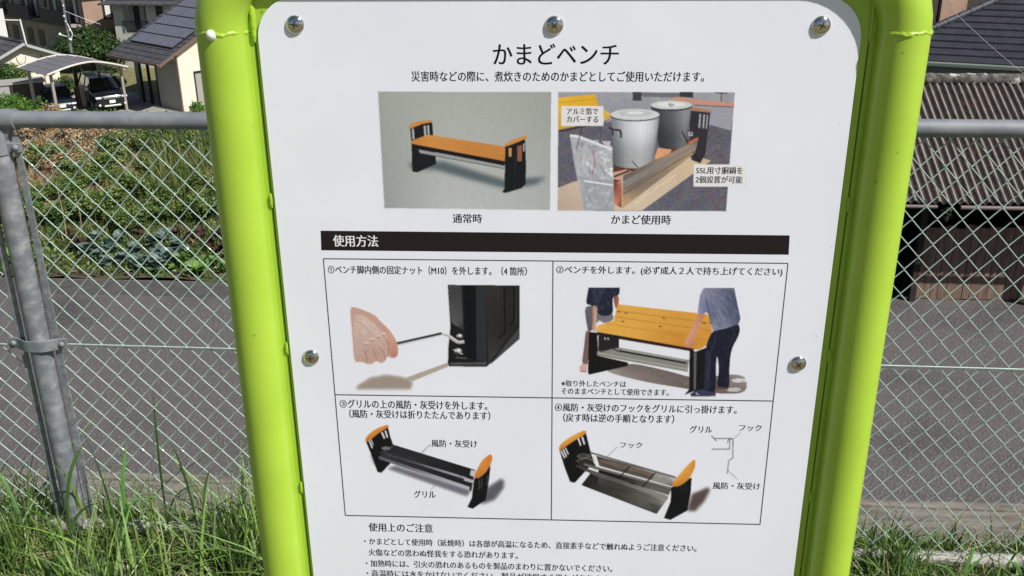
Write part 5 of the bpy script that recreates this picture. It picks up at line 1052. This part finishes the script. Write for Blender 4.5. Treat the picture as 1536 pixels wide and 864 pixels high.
for i in range(7):
    MB().slab([q(-.7+i*.35, -.7+i*.5, ZT+i*.24+.1), q(9, -.7+i*.5, ZT+i*.24+.1), q(9, -.7+(i+1)*.5+.05, ZT+(i+1)*.24+.04), q(-.7+(i+1)*.35, -.7+(i+1)*.5+.05, ZT+(i+1)*.24+.04)], (0, 0, -.1)).build('roof_course', ROOFG, wh)
# utility pole with brackets
p = hitz(121, 158, GZ); up = root_at('utility_pole', 'slim dark utility pole with white insulators rising in front of the carport', 'pole', p)
MB().tube([p, p+Vector((0, 0, 3.2))], .12, 10).build('pole', BLACKM, up, smooth=True); MB().tube([p+Vector((0, 0, 3.2)), p+Vector((0, 0, 7.6))], [.085, .06], 10).build('upper_pole', mat('pole_grey', (.16, .16, .17), .6), up, smooth=True)
WPL = bpy.data.materials['white_pipe']
for dx, dz, r_ in ((-.45, 4.25, .13), (.12, 3.95, .12), (.18, 4.5, .08), (.02, 5.0, .07), (-.02, 5.3, .09), (.05, 5.9, .08), (-.2, 6.35, .10)):
    mb = MB(); mb.dome(p+Vector((dx, -.1, dz)), (0, 0, 1), r_*.68, r_*.9, 12, 4); mb.build('insulator', WPL, up, smooth=True)
    MB().tube([p+Vector((0, 0, dz-.15)), p+Vector((dx, -.1, dz))], .025, 5).build('arm', WPL, up)
MB().tube([p+Vector((.05, 0, 5.6)), p+Vector((.7, .4, 5.2)), p+Vector((1.6, 1, 4.7))], .012, 5).build('cable', WPL, up)
MB().tube([p+Vector((.15, -.1, 3.9)), p+Vector((.30, -.1, 4.3)), p+Vector((.1, -.1, 4.9))], .03, 5).build('cable', WPL, up)
MB().tube([p+Vector((-.6, 0, 6.6)), p+Vector((.5, 0, 6.6))], .04, 6).build('crossarm', WPL, up)
# trees
TG = [(.035, .08, .018), (.05, .11, .02), (.022, .055, .014), (.07, .14, .03)]
def tree(p, R, label, n, seed, name='garden_tree', grp='garden trees in the village', cols=TG, trunk=1.0, leaf=.11):
    o = empty(name, label, 'tree', p, grp)
    me = fast_mesh('crown', *leaves(n, R, leaf, cols, 22, .6, seed, zc=trunk+R[2]*.8)); me.materials.append(LEAF); link('crown', me, o)
    r = random.Random(seed); mb = MB(); mb.tube([(0, 0, 0), (.05, 0, trunk), (0, .05, trunk+R[2])], [.13, .09, .04], 8)
    for i in range(6):
        a_ = r.uniform(0, 6.28); mb.tube([(.03, 0, trunk*.9), (math.cos(a_)*R[0]*.35, math.sin(a_)*R[1]*.35, trunk+R[2]*.5), (math.cos(a_)*R[0]*.6, math.sin(a_)*R[1]*.6, trunk+R[2]*(.9+.4*r.random()))], [.06, .04, .015], 6)
    ms = mb.mesh('trunk', smooth=True); ms.materials.append(BARK); link('trunk', ms, o)
tree(hitz(122, 108, GZ), (1.9, 1.5, 1.45), 'round green tree left of the garden trees in front of the apartment block', 5200, 3, trunk=.5)
tree(hitz(150, 104, GZ), (2.1, 1.6, 1.75), 'widest green tree in front of the salmon end wall', 6500, 5, trunk=.5)
tree(hitz(176, 106, GZ), (1.2, 1.1, 1.1), 'small green tree beside the eave of the solar panel house', 3200, 8, trunk=.5)
tree(hitz(165, 116, GZ), (.9, .8, .5), 'low dark shrub growing behind the carport roof', 1400, 9, trunk=.2, leaf=.08)
tree(hitz(100, 142, GZ), (.8, .7, .7), 'dark shrub beside the storage shed behind the cars', 1600, 10, trunk=.2, leaf=.08)
tree(hitz(176, 136, GZ), (.8, .7, .45), 'low bushy shrub behind the black car near the carport post', 1300, 12, trunk=.2, leaf=.08)
tree(hitz(24, 148, GZ), (1.6, 1.2, 1.25), 'dark green bush in front of the cream house wall', 4200, 14, trunk=.2, cols=GR, leaf=.10)
tree(hitz(-22, 150, GZ), (1.5, 1.2, 1.1), 'dark green bush at the left picture edge before the cream house', 3200, 15, trunk=.2, cols=GR, leaf=.10)
tree(hitz(296, 172, GZ), (.55, .5, .4), 'small yellow green bush at the foot of the cream gable wall', 900, 16, trunk=.1, cols=GB, leaf=.08)
for px in (60, 200, 330, 460): tree(hitz(px, 60, GZ)+Vector((0, 25, 0)), (4, 3, 3.2), 'far garden tree behind the village houses', 2500, 30+px, trunk=1.5, leaf=.25)
for m_ in bpy.data.meshes: pass
print('wires', nb, 'objects', len(bpy.data.objects))
